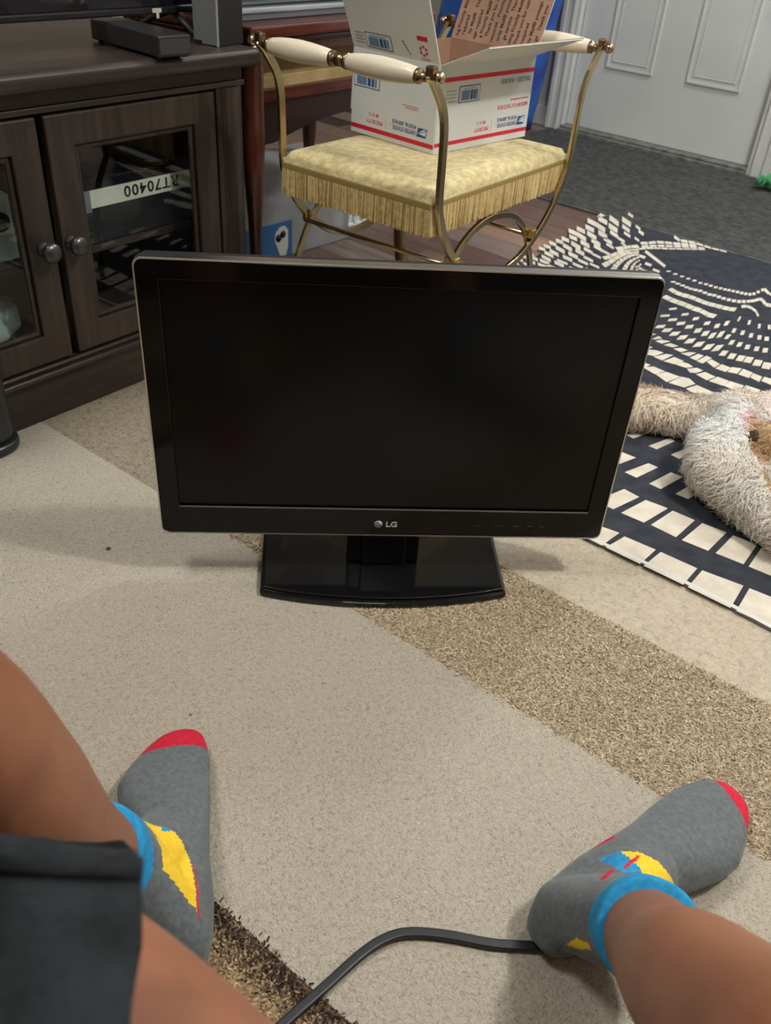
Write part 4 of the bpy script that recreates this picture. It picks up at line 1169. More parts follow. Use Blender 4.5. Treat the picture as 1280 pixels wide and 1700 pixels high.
sol = bo.modifiers.new('thick', 'SOLIDIFY')
sol.thickness = 0.002
for y in (-0.08, 0.08):
    MB().tube(catmull([(-0.08, y, 0.77), (-0.07, y, 0.90), (0.04, y * 1.1, 0.96), (0.14, y, 0.90), (0.15, y, 0.77)], 5), 1.0, flat=(0.002, 0.03), up=(0, 1, 0)).build('handle', M_BLUE, bb)

# green toy by the door
gt = thing('green_plush_toy', 'small bright green fuzzy toy on the mat beside the door', 'toy', (1.383, 3.462, FLOOR_Z + 0.0082))
m = MB()
rg = random.Random(2)
ellipsoid(m, (0, 0, 0.030), (0.052, 0.038, 0.030), Matrix.Rotation(-0.7, 3, 'Z'), 28, 16)
ellipsoid(m, (0.075, -0.035, 0.026), (0.036, 0.03, 0.026), None, 22, 14)
m.v = [(x + rg.uniform(-1, 1) * 0.004, y + rg.uniform(-1, 1) * 0.004, max(0, z + rg.uniform(-1, 1) * 0.004)) for x, y, z in m.v]
m.build('plush_body', noisy('green_plush', srgb(22, 110, 62), srgb(48, 160, 92), 60, rough=0.9, sheen=0.4), gt)
for k in range(5):
    a = -0.6 + 0.3 * k
    MB().tube([(-0.03 * math.cos(a), -0.03 * math.sin(a), 0.03), (-0.062 * math.cos(a), -0.05 * math.sin(a), 0.045), (-0.075 * math.cos(a), -0.06 * math.sin(a), 0.02)], [0.008, 0.008, 0.004], 8).build('plush_tuft', bpy.data.materials['green_plush'], gt)

# ------------------------------------------------------------------ brass vanity bench
M_BRASS = noisy('aged_brass', (0.42, 0.33, 0.17, 1), (0.62, 0.52, 0.32, 1), 9, rough=0.22, metal=1.0)
M_BRASSD = noisy('dark_brass', (0.20, 0.13, 0.08, 1), (0.36, 0.25, 0.16, 1), 20, rough=0.3, metal=1.0)
M_GOLD = plain('gold_brass', (0.78, 0.52, 0.18, 1), 0.25, 1.0)
M_IVHANDLE = noisy('ivory_enamel', srgb(218, 207, 184), srgb(228, 219, 198), 8, rough=0.35, coat=0.2)
M_PLUSH = noisy('cream_plush', srgb(188, 170, 118), srgb(222, 208, 160), 70, detail=5, rough=0.95, bump=0.7, bscale=330, spec=0.1, sheen=0.35, bdist=0.003)
M_FRINGE = noisy('gold_fringe', srgb(178, 150, 88), srgb(214, 188, 126), 120, rough=0.8, sheen=0.2)
M_WELT = plain('fringe_tape', srgb(150, 128, 76), 0.85)
ST = thing('brass_bench', 'brass vanity bench with cream fringed cushion and ivory handles behind the television', 'bench', (0.052, 1.507, FLOOR_Z), math.radians(54.5))
BL, BD = 0.462, 0.364
half = [(-0.064, 0.634), (-0.052, 0.624), (-0.036, 0.606), (-0.018, 0.580), (-0.008, 0.548), (-0.005, 0.50), (-0.002, 0.43), (0.006, 0.40), (0.020, 0.372), (0.051, 0.329), (0.098, 0.289), (0.158, 0.258), (0.231, 0.246)]
u_path = half + [(BL - s, z) for s, z in half[-2::-1]]
arch = [(0.004, 0.0), (0.006, 0.10), (0.020, 0.205), (0.054, 0.282), (0.092, 0.326), (0.140, 0.353), (0.205, 0.363), (0.27, 0.352), (0.318, 0.324), (0.356, 0.280), (0.390, 0.205), (0.404, 0.10), (0.406, 0.0)]
for y in (0.0, BD):
    MB().tube([(p.x, y, p.y) for p in [Vector((q.x, q.y, 0)) for q in catmull([(s, z, 0) for s, z in u_path], 5)]], 1.0, flat=(0.0085, 0.015), up=(0, 1, 0)).build('curved_frame', M_BRASS, ST, 0.0015)
    dy = 0.009 if y == 0.0 else -0.009
    MB().tube([(p.x, y + dy, p.y) for p in [Vector((q.x, q.y, 0)) for q in catmull([(s, z, 0) for s, z in arch], 5)]], 1.0, flat=(0.0085, 0.013), up=(0, 1, 0)).build('leg_arch', M_BRASS, ST, 0.0015)
    for s, z in ((0.068, 0.309), (0.352, 0.300)):
        MB().box((s - 0.009, y - 0.006, z - 0.009), (s + 0.009, y + 0.018 if y == 0 else y + 0.006, z + 0.009), Matrix.Rotation(0, 4, 'Y')).build('joint_block', M_GOLD, ST, 0.002)
    for s in (0.004, 0.406):
        MB().lathe([(0.010, 0.0), (0.011, 0.004), (0.007, 0.008)], 12, Matrix.Translation((s, y + dy, 0.0005))).build('foot_cap', M_BRASSD, ST)
for s, z in ((0.060, 0.302), (0.360, 0.293)):
    MB().tube([(s, 0, z), (s, BD, z)], 0.0042, 10).build('stretcher', M_BRASS, ST)
# handles: two turned ivory spindles with a brass middle between each pair of post tops
for hx in (-0.058, BL + 0.058):
    AX = frame_matrix((hx, 0, 0.628), (1, 0, 0), (0, 0, 1), (0, 1, 0))
    for flip in (0, 1):
        z0, z1 = (0.024, BD / 2 - 0.016) if not flip else (BD / 2 + 0.016, BD - 0.024)
        L = z1 - z0
        pr = [(0.0105, 0), (0.0125, 0.04), (0.0145, 0.15), (0.0168, 0.35), (0.0178, 0.52), (0.0172, 0.68), (0.0152, 0.85), (0.0130, 0.95), (0.0105, 1.0)]
        MB().lathe([(r, z0 + L * t) for r, t in pr], 24, AX).build('ivory_spindle', M_IVHANDLE, ST)
        e0 = 0.006 if not flip else BD - 0.026
        MB().lathe([(0.006, e0), (0.0075, e0 + 0.006), (0.0075, e0 + 0.012), (0.0115, e0 + 0.014), (0.0115, e0 + 0.020)] if not flip else
                   [(0.0115, e0), (0.0115, e0 + 0.006), (0.0075, e0 + 0.008), (0.0075, e0 + 0.014), (0.006, e0 + 0.020)], 20, AX).build('ferrule', M_BRASSD, ST)
    c = BD / 2
    MB().lathe([(0.0125, c - 0.018), (0.0125, c - 0.013), (0.0085, c - 0.011), (0.0085, c - 0.008), (0.0105, c - 0.006), (0.0105, c + 0.006), (0.0085, c + 0.008), (0.0085, c + 0.011), (0.0125, c + 0.013), (0.0125, c + 0.018)], 20, AX).build('ferrule', M_BRASSD, ST)
    for y in (0.0, BD):
        MB().box((hx - 0.008, y - 0.009, 0.626), (hx + 0.007, y + 0.007, 0.646)).build('post_cap', M_BRASSD, ST, 0.003)
        MB().lathe([(0.003, 0), (0.0085, 0.003), (0.0095, 0.008), (0.0075, 0.014), (0.0005, 0.017)], 16, frame_matrix((hx, y + (-0.008 if y == 0 else 0.008), 0.631), (1, 0, 0), (0, 0, 1), (0, -1 if y == 0 else 1, 0))).build('finial', M_BRASS, ST)
# cushion: pillowed top with soft edges
nx, ny = 40, 32
cs = MB()
vs, fcs = [], []
cz0, cz1 = 0.424, 0.4555


def soft(u):
    return (1 - abs(2 * u - 1) ** 7)


for j in range(ny + 1):
    for i in range(nx + 1):
        u, v = i / nx, j / ny
        h = max(0.0, min(soft(u), soft(v))) ** 0.5
        vs.append((-0.013 + (BL + 0.026) * u, 0.009 + (BD - 0.018) * v, cz0 + 0.012 + (cz1 - cz0 - 0.012) * h))
for j in range(ny):
    for i in range(nx):
        a = j * (nx + 1) + i
        fcs.append((a, a + 1, a + nx + 2, a + nx + 1))
bnd = [i for i in range(nx + 1)] + [j * (nx + 1) + nx for j in range(1, ny + 1)] + [ny * (nx + 1) + i for i in range(nx - 1, -1, -1)] + [j * (nx + 1) for j in range(ny - 1, 0, -1)]
o_ = len(vs)
for b_ in bnd:
    vs.append((vs[b_][0] * 0.985 + 0.003, vs[b_][1] * 0.985 + 0.003, cz0 - 0.012))
nb = len(bnd)
for k in range(nb):
    fcs.append((bnd[(k + 1) % nb], bnd[k], o_ + k, o_ + (k + 1) % nb))
fcs.append(tuple(o_ + k for k in range(nb)))
cs.add(vs, fcs, 0, True)
cs.build('cushion', M_PLUSH, ST)
MB().box((0.004, 0.014, 0.385), (BL - 0.004, BD - 0.014, 0.412)).build('seat_board', M_WELT, ST)
# fringe tape and its hanging strands
tp = MB().ring(rect(-0.014, 0.008, BL + 0.014, BD - 0.008), rect(-0.009, 0.013, BL + 0.009, BD - 0.013), 0.416, 0.428)
tp.build('fringe_tape', M_WELT, ST, 0.002)
fr = MB()
rf = random.Random(8)
peri = []
for k in range(230):
    peri.append((-0.012 + (BL + 0.024) * k / 229, 0.0085, 0))
    peri.append((-0.012 + (BL + 0.024) * k / 229, BD - 0.0085, 0))
for k in range(186):
    peri.append((-0.0125, 0.009 + (BD - 0.018) * k / 185, 1))
    peri.append((BL + 0.0125, 0.009 + (BD - 0.018) * k / 185, 1))
for x, y, ax in peri:
    ln_ = 0.049 + rf.uniform(-0.0025, 0.002)
    jx, jy = rf.uniform(-0.0012, 0.0012), rf.uniform(-0.0012, 0.0012)
    fr.tube([(x, y, 0.419), (x + jx * 0.5, y + jy * 0.5, 0.419 - ln_ * 0.5), (x + jx, y + jy, 0.419 - ln_)], [0.0014, 0.0016, 0.0015], 5, smooth=True, cap=False, mi=rf.choice((0, 0, 0, 1, 2)))
fro = fr.build('fringe', [M_FRINGE, plain('fringe_dark', srgb(150, 122, 66), 0.8), plain('fringe_light', srgb(226, 206, 150), 0.7)], ST)
fro['kind'] = 'stuff'

# ------------------------------------------------------------------ shipping box on the bench
M_WHITEBOX = noisy('white_board', srgb(208, 213, 213), srgb(216, 220, 219), 5, rough=0.5)
M_KRAFT = noisy('kraft_board', srgb(154, 122, 101), srgb(172, 139, 116), 14, rough=0.8)
M_RED = plain('red_ink', srgb(206, 30, 58), 0.5)
M_REDT = plain('light_red_ink', srgb(214, 92, 104), 0.5)
M_NAVYI = plain('blue_ink', srgb(36, 84, 140), 0.5)
M_MIDI = plain('mid_blue_ink', srgb(104, 136, 178), 0.5)
M_GREYI = plain('grey_ink', srgb(132, 144, 158), 0.5)
M_KINK = plain('kraft_ink', srgb(62, 46, 40), 0.7)
BX = thing('shipping_box', 'open white priority mail shipping box with red stripes on the cream cushion', 'box', (0.0373, 1.7215, 0.4545), math.atan2(0.7452, 0.6669))
LX_, LY_, HZ = 0.286, 0.222, 0.152
TK = 0.0016


def panel(name, M, w, h, parent=BX):
    """board in its own plane: x 0..w, y 0..h, white outside at z>0, kraft inside"""
    m = MB()
    m.box((0, 0, 0), (w, h, TK), M, 0)
    m.box((0, 0, -TK), (w, h, 0), M, 1)
    return m.build(name, [M_WHITEBOX, M_KRAFT], parent)


LF = frame_matrix((0, LY_, 0), (0, -1, 0), (0, 0, 1), (-1, 0, 0))            # left face: x runs to the viewer's right
RF = frame_matrix((0, 0, 0), (1, 0, 0), (0, 0, 1), (0, -1, 0))               # right face
pl_ = panel('left_side', LF, LY_, HZ)
pr_ = panel('right_side', RF, LX_, HZ)
panel('back_side', frame_matrix((LX_, 0, 0), (0, 1, 0), (0, 0, 1), (1, 0, 0)), LY_, HZ)
panel('back_side', frame_matrix((LX_, LY_, 0), (-1, 0, 0), (0, 0, 1), (0, 1, 0)), LX_, HZ)
panel('box_bottom', frame_matrix((0, LY_, 0.002), (1, 0, 0), (0, -1, 0), (0, 0, -1)), LX_, LY_)
a1, a2, a3, a4 = math.radians(23), math.radians(68), math.radians(21), math.radians(178)
FL1 = frame_matrix((0, LY_, HZ), (0, -1, 0), (-math.sin(a1), 0, math.cos(a1)), (-math.cos(a1), 0, -math.sin(a1)))
FL2 = frame_matrix((0, 0, HZ), (1, 0, 0), (0, -math.sin(a2), math.cos(a2)), (0, -math.cos(a2), -math.sin(a2)))
FL3 = frame_matrix((LX_, 0, HZ), (0, 1, 0), (math.sin(a3), 0, math.cos(a3)), (math.cos(a3), 0, -math.sin(a3)))
FL4 = frame_matrix((LX_, LY_, HZ), (-1, 0, 0), (0, math.sin(a4), math.cos(a4)), (0, math.cos(a4), -math.sin(a4)))
f1 = panel('flap', FL1, LY_, 0.143)
f2 = panel('flap', FL2, LX_, 0.112)
f3 = panel('flap', FL3, LY_, 0.143)
f4 = panel('flap', FL4, LX_, 0.112)


def ink(name, parent, FMx, poly, mat, lift=TK + 0.0002):
    MB().prism(poly, lift, lift + 0.0002, FMx).build(name, mat, parent)


def upside(FMx, x, y, lift=TK + 0.0002):
    """text frame turned by half a turn on a board; (x, y) is the start, at the right"""
    return FMx @ frame_matrix((x, y, lift), (-1, 0, 0), (0, -1, 0), (0, 0, 1))


def service_mark(parent, FMx, x1, v0, k=1.0):
    """eagle mark and the two-line name, printed upside down, starting at x1 (right) and running left"""
    w, h = 0.027 * k, 0.016 * k
    f = lambda px, py: (x1 - px * w, v0 + h - py * h)          # px to the left, py down-page when upright
    P = lambda pts: [f(*p) for p in pts]
    ccw = lambda pts: pts if sum(pts[i][0] * pts[(i + 1) % len(pts)][1] - pts[(i + 1) % len(pts)][0] * pts[i][1] for i in range(len(pts))) > 0 else pts[::-1]
    # slanted field, its upright top is low on the board because it is upside down
    g = lambda pts: ccw([(x1 - px * w, v0 + py * h) for px, py in pts])
    ink('service_emblem', parent, FMx, g([(0.12, 0), (1.0, 0), (0.88, 1), (0.0, 1)]), M_NAVYI)
    ink('service_emblem', parent, FMx, g([(0.16, 0.22), (0.75, 0.34), (0.92, 0.46), (0.66, 0.44), (0.06, 0.80), (0.10, 0.55)]), M_WHITEBOX, TK + 0.0005)
    ink('service_emblem', parent, FMx, g([(0.04, 0.90), (0.58, 0.56), (0.72, 0.60), (0.30, 0.92)]), M_WHITEBOX, TK + 0.0005)
    tx = x1 - w - 0.002
    lettering('UNITED STATES', 0.0092 * k, M_NAVYI, parent, upside(FMx, tx, v0 + 0.0075 * k), bold=0.00015, xscale=0.92)
    lettering('POSTAL SERVICE', 0.0092 * k, M_NAVYI, parent, upside(FMx, tx, v0 + 0.0185 * k), bold=0.00015, xscale=0.92)
    ink('rule', parent, FMx, rect(tx - 0.072 * k, v0 + 0.0088 * k, tx, v0 + 0.0092 * k), M_REDT)
    dx = tx - 0.080 * k
    ink('rule', parent, FMx, rect(dx, v0 - 0.003, dx + 0.0005, v0 + 0.017 * k), M_GREYI)
    lettering('PRIORITY', 0.0105 * k, M_REDT, parent, upside(FMx, dx - 0.008 * k, v0 + 0.0075 * k), bold=0.0002)
    lettering('M A I L', 0.0095 * k, M_REDT, parent, upside(FMx, dx - 0.020 * k, v0 + 0.0190 * k), bold=0.0001)


def postage_panel(parent, FMx, x0, x1, v0, v1, side=1):
    ink('postage_frame', parent, FMx, rect(x0, v0, x1, v1), M_NAVYI)
    b = 0.0016
    ink('postage_frame', parent, FMx, rect(x0 + b, v0 + b, x1 - b, v1 - b), M_WHITEBOX, TK + 0.0005)
    w = x1 - x0
    ink('postage_block', parent, FMx, rect(x0 + w * 0.12, v0 + 0.004, x0 + w * 0.50, v1 - 0.008), M_MIDI, TK + 0.0008)
    k = 0
    for (a, c) in ((0.54, 0.64), (0.65, 0.68), (0.70, 0.78), (0.80, 0.82), (0.84, 0.88)):
        ink('postage_bar', parent, FMx, rect(x0 + w * a, v0 + 0.004, x0 + w * c, v1 - 0.008), M_NAVYI if k % 2 == 0 else M_MIDI, TK + 0.0008)
        k += 1
    ink('postage_line', parent, FMx, rect(x0 + w * 0.2, v1 - 0.0058, x0 + w * 0.8, v1 - 0.0044), M_GREYI, TK + 0.0008)


def tiny_lines(parent, FMx, x0, x1, v0, n, dv, mat):
    rr = random.Random(int(x0 * 1000) + n)
    for i in range(n):
        ink('small_print', parent, FMx, rect(x0 + rr.uniform(0, 0.3) * (x1 - x0), v0 + i * dv, x1 - rr.uniform(0, 0.1) * (x1 - x0), v0 + i * dv + 0.0011), mat)


# left face (x = 0.222 - y)
ink('red_stripe', pl_, LF, rect(0, 0.0085, LY_, 0.0165), M_RED)
service_mark(pl_, LF, LY_ - 0.017, 0.024)
postage_panel(pl_, LF, LY_ - 0.217, LY_ - 0.147, 0.085, 0.118)
tiny_lines(pl_, LF, LY_ - 0.085, LY_ - 0.040, 0.072, 2, -0.004, M_REDT)
# right face
ink('red_stripe', pr_, RF, rect(0, 0.0120, LX_, 0.0190), M_RED)
ink('red_stripe', pr_, RF, rect(0, 0.1225, LX_, 0.1300), M_RED)
service_mark(pr_, RF, 0.276, 0.026)
postage_panel(pr_, RF, 0.057, 0.119, 0.084, 0.113)
tiny_lines(pr_, RF, 0.020, 0.052, 0.088, 4, 0.006, M_GREYI)
lettering('TRACKED \u2022 INSURED', 0.0120, M_GREYI, pr_, upside(RF, 0.278, 0.1155), bold=0.0003, xscale=0.86)
lettering('MEDIUM FLAT RATE BOX', 0.0108, M_REDT, pr_, upside(RF, 0.278, 0.0680), xscale=0.80, bold=0.0001)
lettering('FOR DOMESTIC AND INTERNATIONAL USE', 0.0046, M_REDT, pr_, upside(RF, 0.278, 0.0775), xscale=0.66)
# left flap
postage_panel(f1, FL1, 0.040, 0.108, 0.006, 0.034)
tiny_lines(f1, FL1, 0.006, 0.038, 0.012, 4, 0.006, M_GREYI)
ink('recycle_mark', f1, FL1, rect(0.176, 0.038, 0.201, 0.046), M_RED)
for k in range(6):
    a0, a1_ = math.radians(60 * k + 8), math.radians(60 * k + 46)
    pts = [(0.187 + 0.010 * math.cos(a), 0.020 + 0.010 * math.sin(a)) for a in (a0, (a0 + a1_) / 2, a1_)] + [(0.187 + 0.0055 * math.cos(a), 0.020 + 0.0055 * math.sin(a)) for a in (a1_, a0)]
    ink('recycle_mark', f1, FL1, pts, M_RED)
ink('recycle_mark', f1, FL1, rect(0.178, 0.0045, 0.200, 0.0065), M_REDT)
for k in range(5):
    ink('leaf_mark', f1, FL1, [(0.138 + 0.0035 * k - 0.003, 0.030 - 0.005 * k), (0.143 + 0.0030 * k - 0.003, 0.027 - 0.005 * k), (0.145 + 0.0030 * k - 0.003, 0.030 - 0.005 * k), (0.140 + 0.0035 * k - 0.003, 0.033 - 0.005 * k)], M_GREYI)
# brown flap: lines of thanks running up the board
lines = ['ing Priority Mail\u00ae service', 'required', 'ity Mail\u00ae   Thank you for', 'age required', 'g Priority Mail\u00ae postage', 'Thank you for using P', 'required   Priority Mail\u00ae', 'ority Mail\u00ae postage req', 'ge service   Thank you',
         'using Priority Mail\u00ae', 'Thank you for using', 'required', 'ority Mail\u00ae postage', 'stage   Thank you']
for i, tx_ in enumerate(lines):
    y = 0.205 - i * 0.0152
    lettering(tx_, 0.0112, M_KINK, f3, FL3 @ frame_matrix((y, 0.006 + (i % 3) * 0.004, -TK - 0.0003), (0, 1, 0), (1, 0, 0), (0, 0, -1)), bold=0.0001, xscale=0.98)
for i in range(12):
    y = 0.205 - i * 0.0165
    lettering('Priority Mail\u00ae postage', 0.0105, M_KINK, BX, frame_matrix((LX_ - TK - 0.0006, y, 0.02), (0, 0, 1), (0, 1, 0), (-1, 0, 0)))
# odds and ends inside the box
it = thing('wooden_picture_frame', 'small pale wooden frame piece sticking out of the open box', 'frame', BX.location + Matrix.Rotation(math.atan2(0.7452, 0.6669), 3, 'Z') @ Vector((0.20, 0.185, 0.006)), math.atan2(0.7452, 0.6669))
M_PALEWOOD = wood_mat('pale_wood', srgb(150, 130, 104), srgb(190, 172, 146), 2, 8, rough=0.5)
tilt = Matrix.Rotation(math.radians(-24), 4, 'X')
MB().box((0, 0, 0.0), (0.012, 0.009, 0.20), tilt).build('frame_bar', M_PALEWOOD, it, 0.001)
MB().box((0.03, 0, 0.0), (0.042, 0.009, 0.20), tilt).build('frame_bar', M_PALEWOOD, it, 0.001)
MB().box((0.012, 0, 0.182), (0.03, 0.009, 0.194), tilt).build('frame_bar', M_PALEWOOD, it, 0.001)

# ------------------------------------------------------------------ sofa behind the viewer
M_SOFA = noisy('brown_sofa_cloth', srgb(96, 70, 50), srgb(120, 90, 66), 120, rough=0.9, bump=0.3, bscale=400)
sf = thing('sofa', 'brown cloth sofa on which the person in black shorts sits', 'sofa', (0.1, -0.45, 0))
MB().box((-1.0, -0.45, 0.06), (1.0, 0.42, 0.22)).build('sofa_base', M_SOFA, sf, 0.02, 3)
for x in (-0.99, 0.01):
    MB().box((x, -0.28, 0.22), (x + 0.98, 0.44, 0.345)).build('seat_cushion', M_SOFA, sf, 0.04, 4)
    MB().box((x, -0.44, 0.345), (x + 0.98, -0.26, 0.80)).build('back_cushion', M_SOFA, sf, 0.05, 4)
for x in (-1.18, 1.0):
    MB().box((x, -0.45, 0.06), (x + 0.18, 0.42, 0.56)).build('sofa_arm', M_SOFA, sf, 0.04, 4)
for x in (-1.1, 1.1):
    for y in (-0.38, 0.36):
        MB().lathe([(0.02, 0.0005), (0.028, 0.06)], 12, Matrix.Translation((x, y, 0))).build('sofa_foot', M_MATTBLACK, sf)

# ------------------------------------------------------------------ the person's legs
def skin_mat():
    m, nt, b = new_mat('skin')
    N, L = nt.nodes, nt.links
    tc = N.new('ShaderNodeTexCoord')
    n = N.new('ShaderNodeTexNoise')
    n.inputs['Scale'].default_value = 22
    n.inputs['Detail'].default_value = 6
    L.new(tc.outputs['Object'], n.inputs['Vector'])
    r = N.new('ShaderNodeValToRGB')
    r.color_ramp.elements[0].position = 0.3
    r.color_ramp.elements[1].position = 0.7
    r.color_ramp.elements[0].color = srgb(134, 86, 62)
    r.color_ramp.elements[1].color = srgb(152, 100, 74)
    L.new(n.outputs['Fac'], r.inputs[0])
    L.new(r.outputs[0], b.inputs['Base Color'])
    b.inputs['Roughness'].default_value = 0.5
    b.inputs['Subsurface Weight'].default_value = 0.08
    b.inputs['Subsurface Radius'].default_value = (0.012, 0.005, 0.003)
    n2 = N.new('ShaderNodeTexNoise')
    n2.inputs['Scale'].default_value = 260
    L.new(tc.outputs['Object'], n2.inputs['Vector'])
    bp = N.new('ShaderNodeBump')
    bp.inputs['Strength'].default_value = 0.12
    bp.inputs['Distance'].default_value = 0.001
    L.new(n2.outputs['Fac'], bp.inputs['Height'])
    L.new(bp.outputs[0], b.inputs['Normal'])
    return m


M_SKIN = skin_mat()
person = thing('person', 'person seated low in black shorts and grey socks, legs apart on the rug', 'person', (0, 0, 0))
lm = MB()
L_ANK, L_KNEE, L_HIP = (-0.236, 0.452, 0.11), (-0.264, 0.300, 0.505), (0.11, -0.10, 0.45)
R_ANK, R_KNEE, R_HIP = (0.261, 0.424, 0.11), (0.213, 0.158, 0.460), (0.235, -0.22, 0.45)
capsule(lm, catmull([(-0.215, 0.451, 0.085), L_ANK, (-0.242, 0.405, 0.21), (-0.247, 0.360, 0.330), (-0.254, 0.330, 0.430), L_KNEE], 4),
        list(np.interp(np.linspace(0, 5, 21), range(6), [0.036, 0.039, 0.047, 0.0575, 0.058, 0.056])), 24)
capsule(lm, catmull([L_KNEE, (-0.240, 0.222, 0.446), (-0.168, 0.180, 0.446), (-0.07, 0.115, 0.438), (0.03, 0.01, 0.445), L_HIP], 4), list(np.interp(np.linspace(0, 5, 21), range(6), [0.052, 0.051, 0.066, 0.073, 0.090, 0.098])), 24)
capsule(lm, catmull([(0.246, 0.443, 0.085), R_ANK, (0.244, 0.345, 0.207), (0.221, 0.279, 0.306), (0.214, 0.212, 0.388), R_KNEE], 4),
        list(np.interp(np.linspace(0, 5, 21), range(6), [0.036, 0.040, 0.0435, 0.0465, 0.048, 0.050])), 24)
capsule(lm, catmull([R_KNEE, (0.216, 0.04, 0.465), (0.225, -0.12, 0.455), R_HIP], 4), list(np.interp(np.linspace(0, 3, 13), range(4), [0.049, 0.070, 0.092, 0.102])), 24)
ellipsoid(lm, (0.15, -0.20, 0.46), (0.175, 0.125, 0.112), Matrix.Rotation(-0.45, 3, 'Z'))
# upper body, leaning back a little, both hands raised to the phone
capsule(lm, [(0.13, -0.22, 0.50), (0.11, -0.27, 0.66), (0.09, -0.30, 0.84), (0.08, -0.31, 0.98)], [0.135, 0.130, 0.148, 0.120], 24)
capsule(lm, [(-0.06, -0.31, 1.01), (0.22, -0.31, 1.01)], [0.065, 0.065], 18)
capsule(lm, [(0.08, -0.31, 1.04), (0.08, -0.29, 1.14)], [0.055, 0.052], 16)
ellipsoid(lm, (0.08, -0.265, 1.235), (0.076, 0.096, 0.115))
ellipsoid(lm, (0.08, -0.172, 1.222), (0.013, 0.020, 0.020))
for sx, x in ((-1, 0.004), (1, 0.156)):
    ellipsoid(lm, (x, -0.272, 1.225), (0.010, 0.018, 0.030))
for sx in (-1, 1):
    sh_, el, wr = (0.08 + sx * 0.165, -0.31, 1.00), (0.08 + sx * 0.245, -0.20, 0.76), (sx * 0.075 + 0.01, -0.085, 0.80)
    capsule(lm, [sh_, el], [0.056, 0.044], 16)
    capsule(lm, [el, wr], [0.043, 0.030], 16)
    palm = Vector((sx * 0.050, -0.052, 0.826))
    capsule(lm, [wr, palm], [0.028, 0.026], 14)
    for k, fl_ in enumerate((0.052, 0.060, 0.056, 0.044)):
        b0_ = palm + Vector((0.0, 0.004, 0.012 - 0.017 * (k - 1)))
        capsule(lm, [b0_, b0_ + Vector((-sx * fl_ * 0.20, -0.012, 0.012)), b0_ + Vector((-sx * fl_ * 0.75, -0.014, 0.016))], [0.0090, 0.0085, 0.0075], 10)
    capsule(lm, [palm + Vector((0, -0.004, 0.016)), palm + Vector((0.0, -0.022, 0.040)), palm + Vector((-sx * 0.020, -0.030, 0.052))], [0.0105, 0.0095, 0.0085], 10)
body = remeshed('body', lm, 0.0055, [M_SKIN], 5, person)
# shirt and hair sit on the body
tm = MB()
capsule(tm, [(0.13, -0.22, 0.52), (0.11, -0.27, 0.66), (0.09, -0.30, 0.84), (0.08, -0.31, 0.985)], [0.146, 0.142, 0.158, 0.122], 28)
capsule(tm, [(-0.07, -0.31, 1.008), (0.23, -0.31, 1.008)], [0.073, 0.073], 20)
for sx in (-1, 1):
    capsule(tm, [(0.08 + sx * 0.165, -0.31, 1.00), (0.08 + sx * 0.205, -0.255, 0.88)], [0.066, 0.062], 18)
remeshed('shirt', tm, 0.008, noisy('dark_shirt', srgb(40, 42, 48), srgb(52, 54, 60), 30, rough=0.9, bump=0.3), 6, person)
hm = MB()
ellipsoid(hm, (0.08, -0.285, 1.262), (0.084, 0.094, 0.098))
remeshed('hair', hm, 0.008, noisy('dark_hair', srgb(20, 16, 14), srgb(36, 28, 24), 90, rough=0.7, bump=0.8, bscale=300), 2, person)
for sx in (-1, 1):
    ey = MB()
    ellipsoid(ey, (0.08 + sx * 0.030, -0.183, 1.242), (0.012, 0.008, 0.008), None, 14, 10)
    eyo = ey.build('eye', plain('eye_white_%d' % (sx + 1), srgb(220, 216, 210), 0.3), person)
    ir = MB()
    ellipsoid(ir, (0.08 + sx * 0.029, -0.1775, 1.241), (0.0052, 0.0035, 0.0052), None, 12, 8)
    ir.build('iris', plain('iris_%d' % (sx + 1), srgb(40, 26, 20), 0.2), eyo)
    MB().box((0.08 + sx * 0.030 - 0.017, -0.181, 1.259), (0.08 + sx * 0.030 + 0.017, -0.174, 1.264)).build('eyebrow', bpy.data.materials['dark_hair'], person, 0.002)
MB().box((0.055, -0.1745, 1.180), (0.105, -0.166, 1.190)).build('mouth', plain('lips', srgb(132, 74, 64), 0.5), person, 0.003)
phone = thing('phone', 'dark phone held up in both hands in front of the seated person', 'phone', (0, 0, 0))
PHM = cam.matrix_world.copy() @ Matrix.Translation((0.018, -0.045, 0.016))
MB().prism(rrect(0.074, 0.158, 0.010, 5), -0.004, 0.004, PHM).build('phone_case', M_MATTBLACK, phone, 0.0015)
MB().prism(rrect(0.069, 0.152, 0.008, 5), 0.004, 0.0045, PHM).build('phone_screen', M_GLOSSBLACK, phone)

# shorts: loose mesh cloth over both thighs and the hips
M_SHORTS = noisy('black_mesh_cloth', srgb(18, 21, 24), srgb(36, 41, 45), 30, rough=0.85, sheen=0.08, spec=0.2, bump=0.6, bscale=45, bdist=0.008)


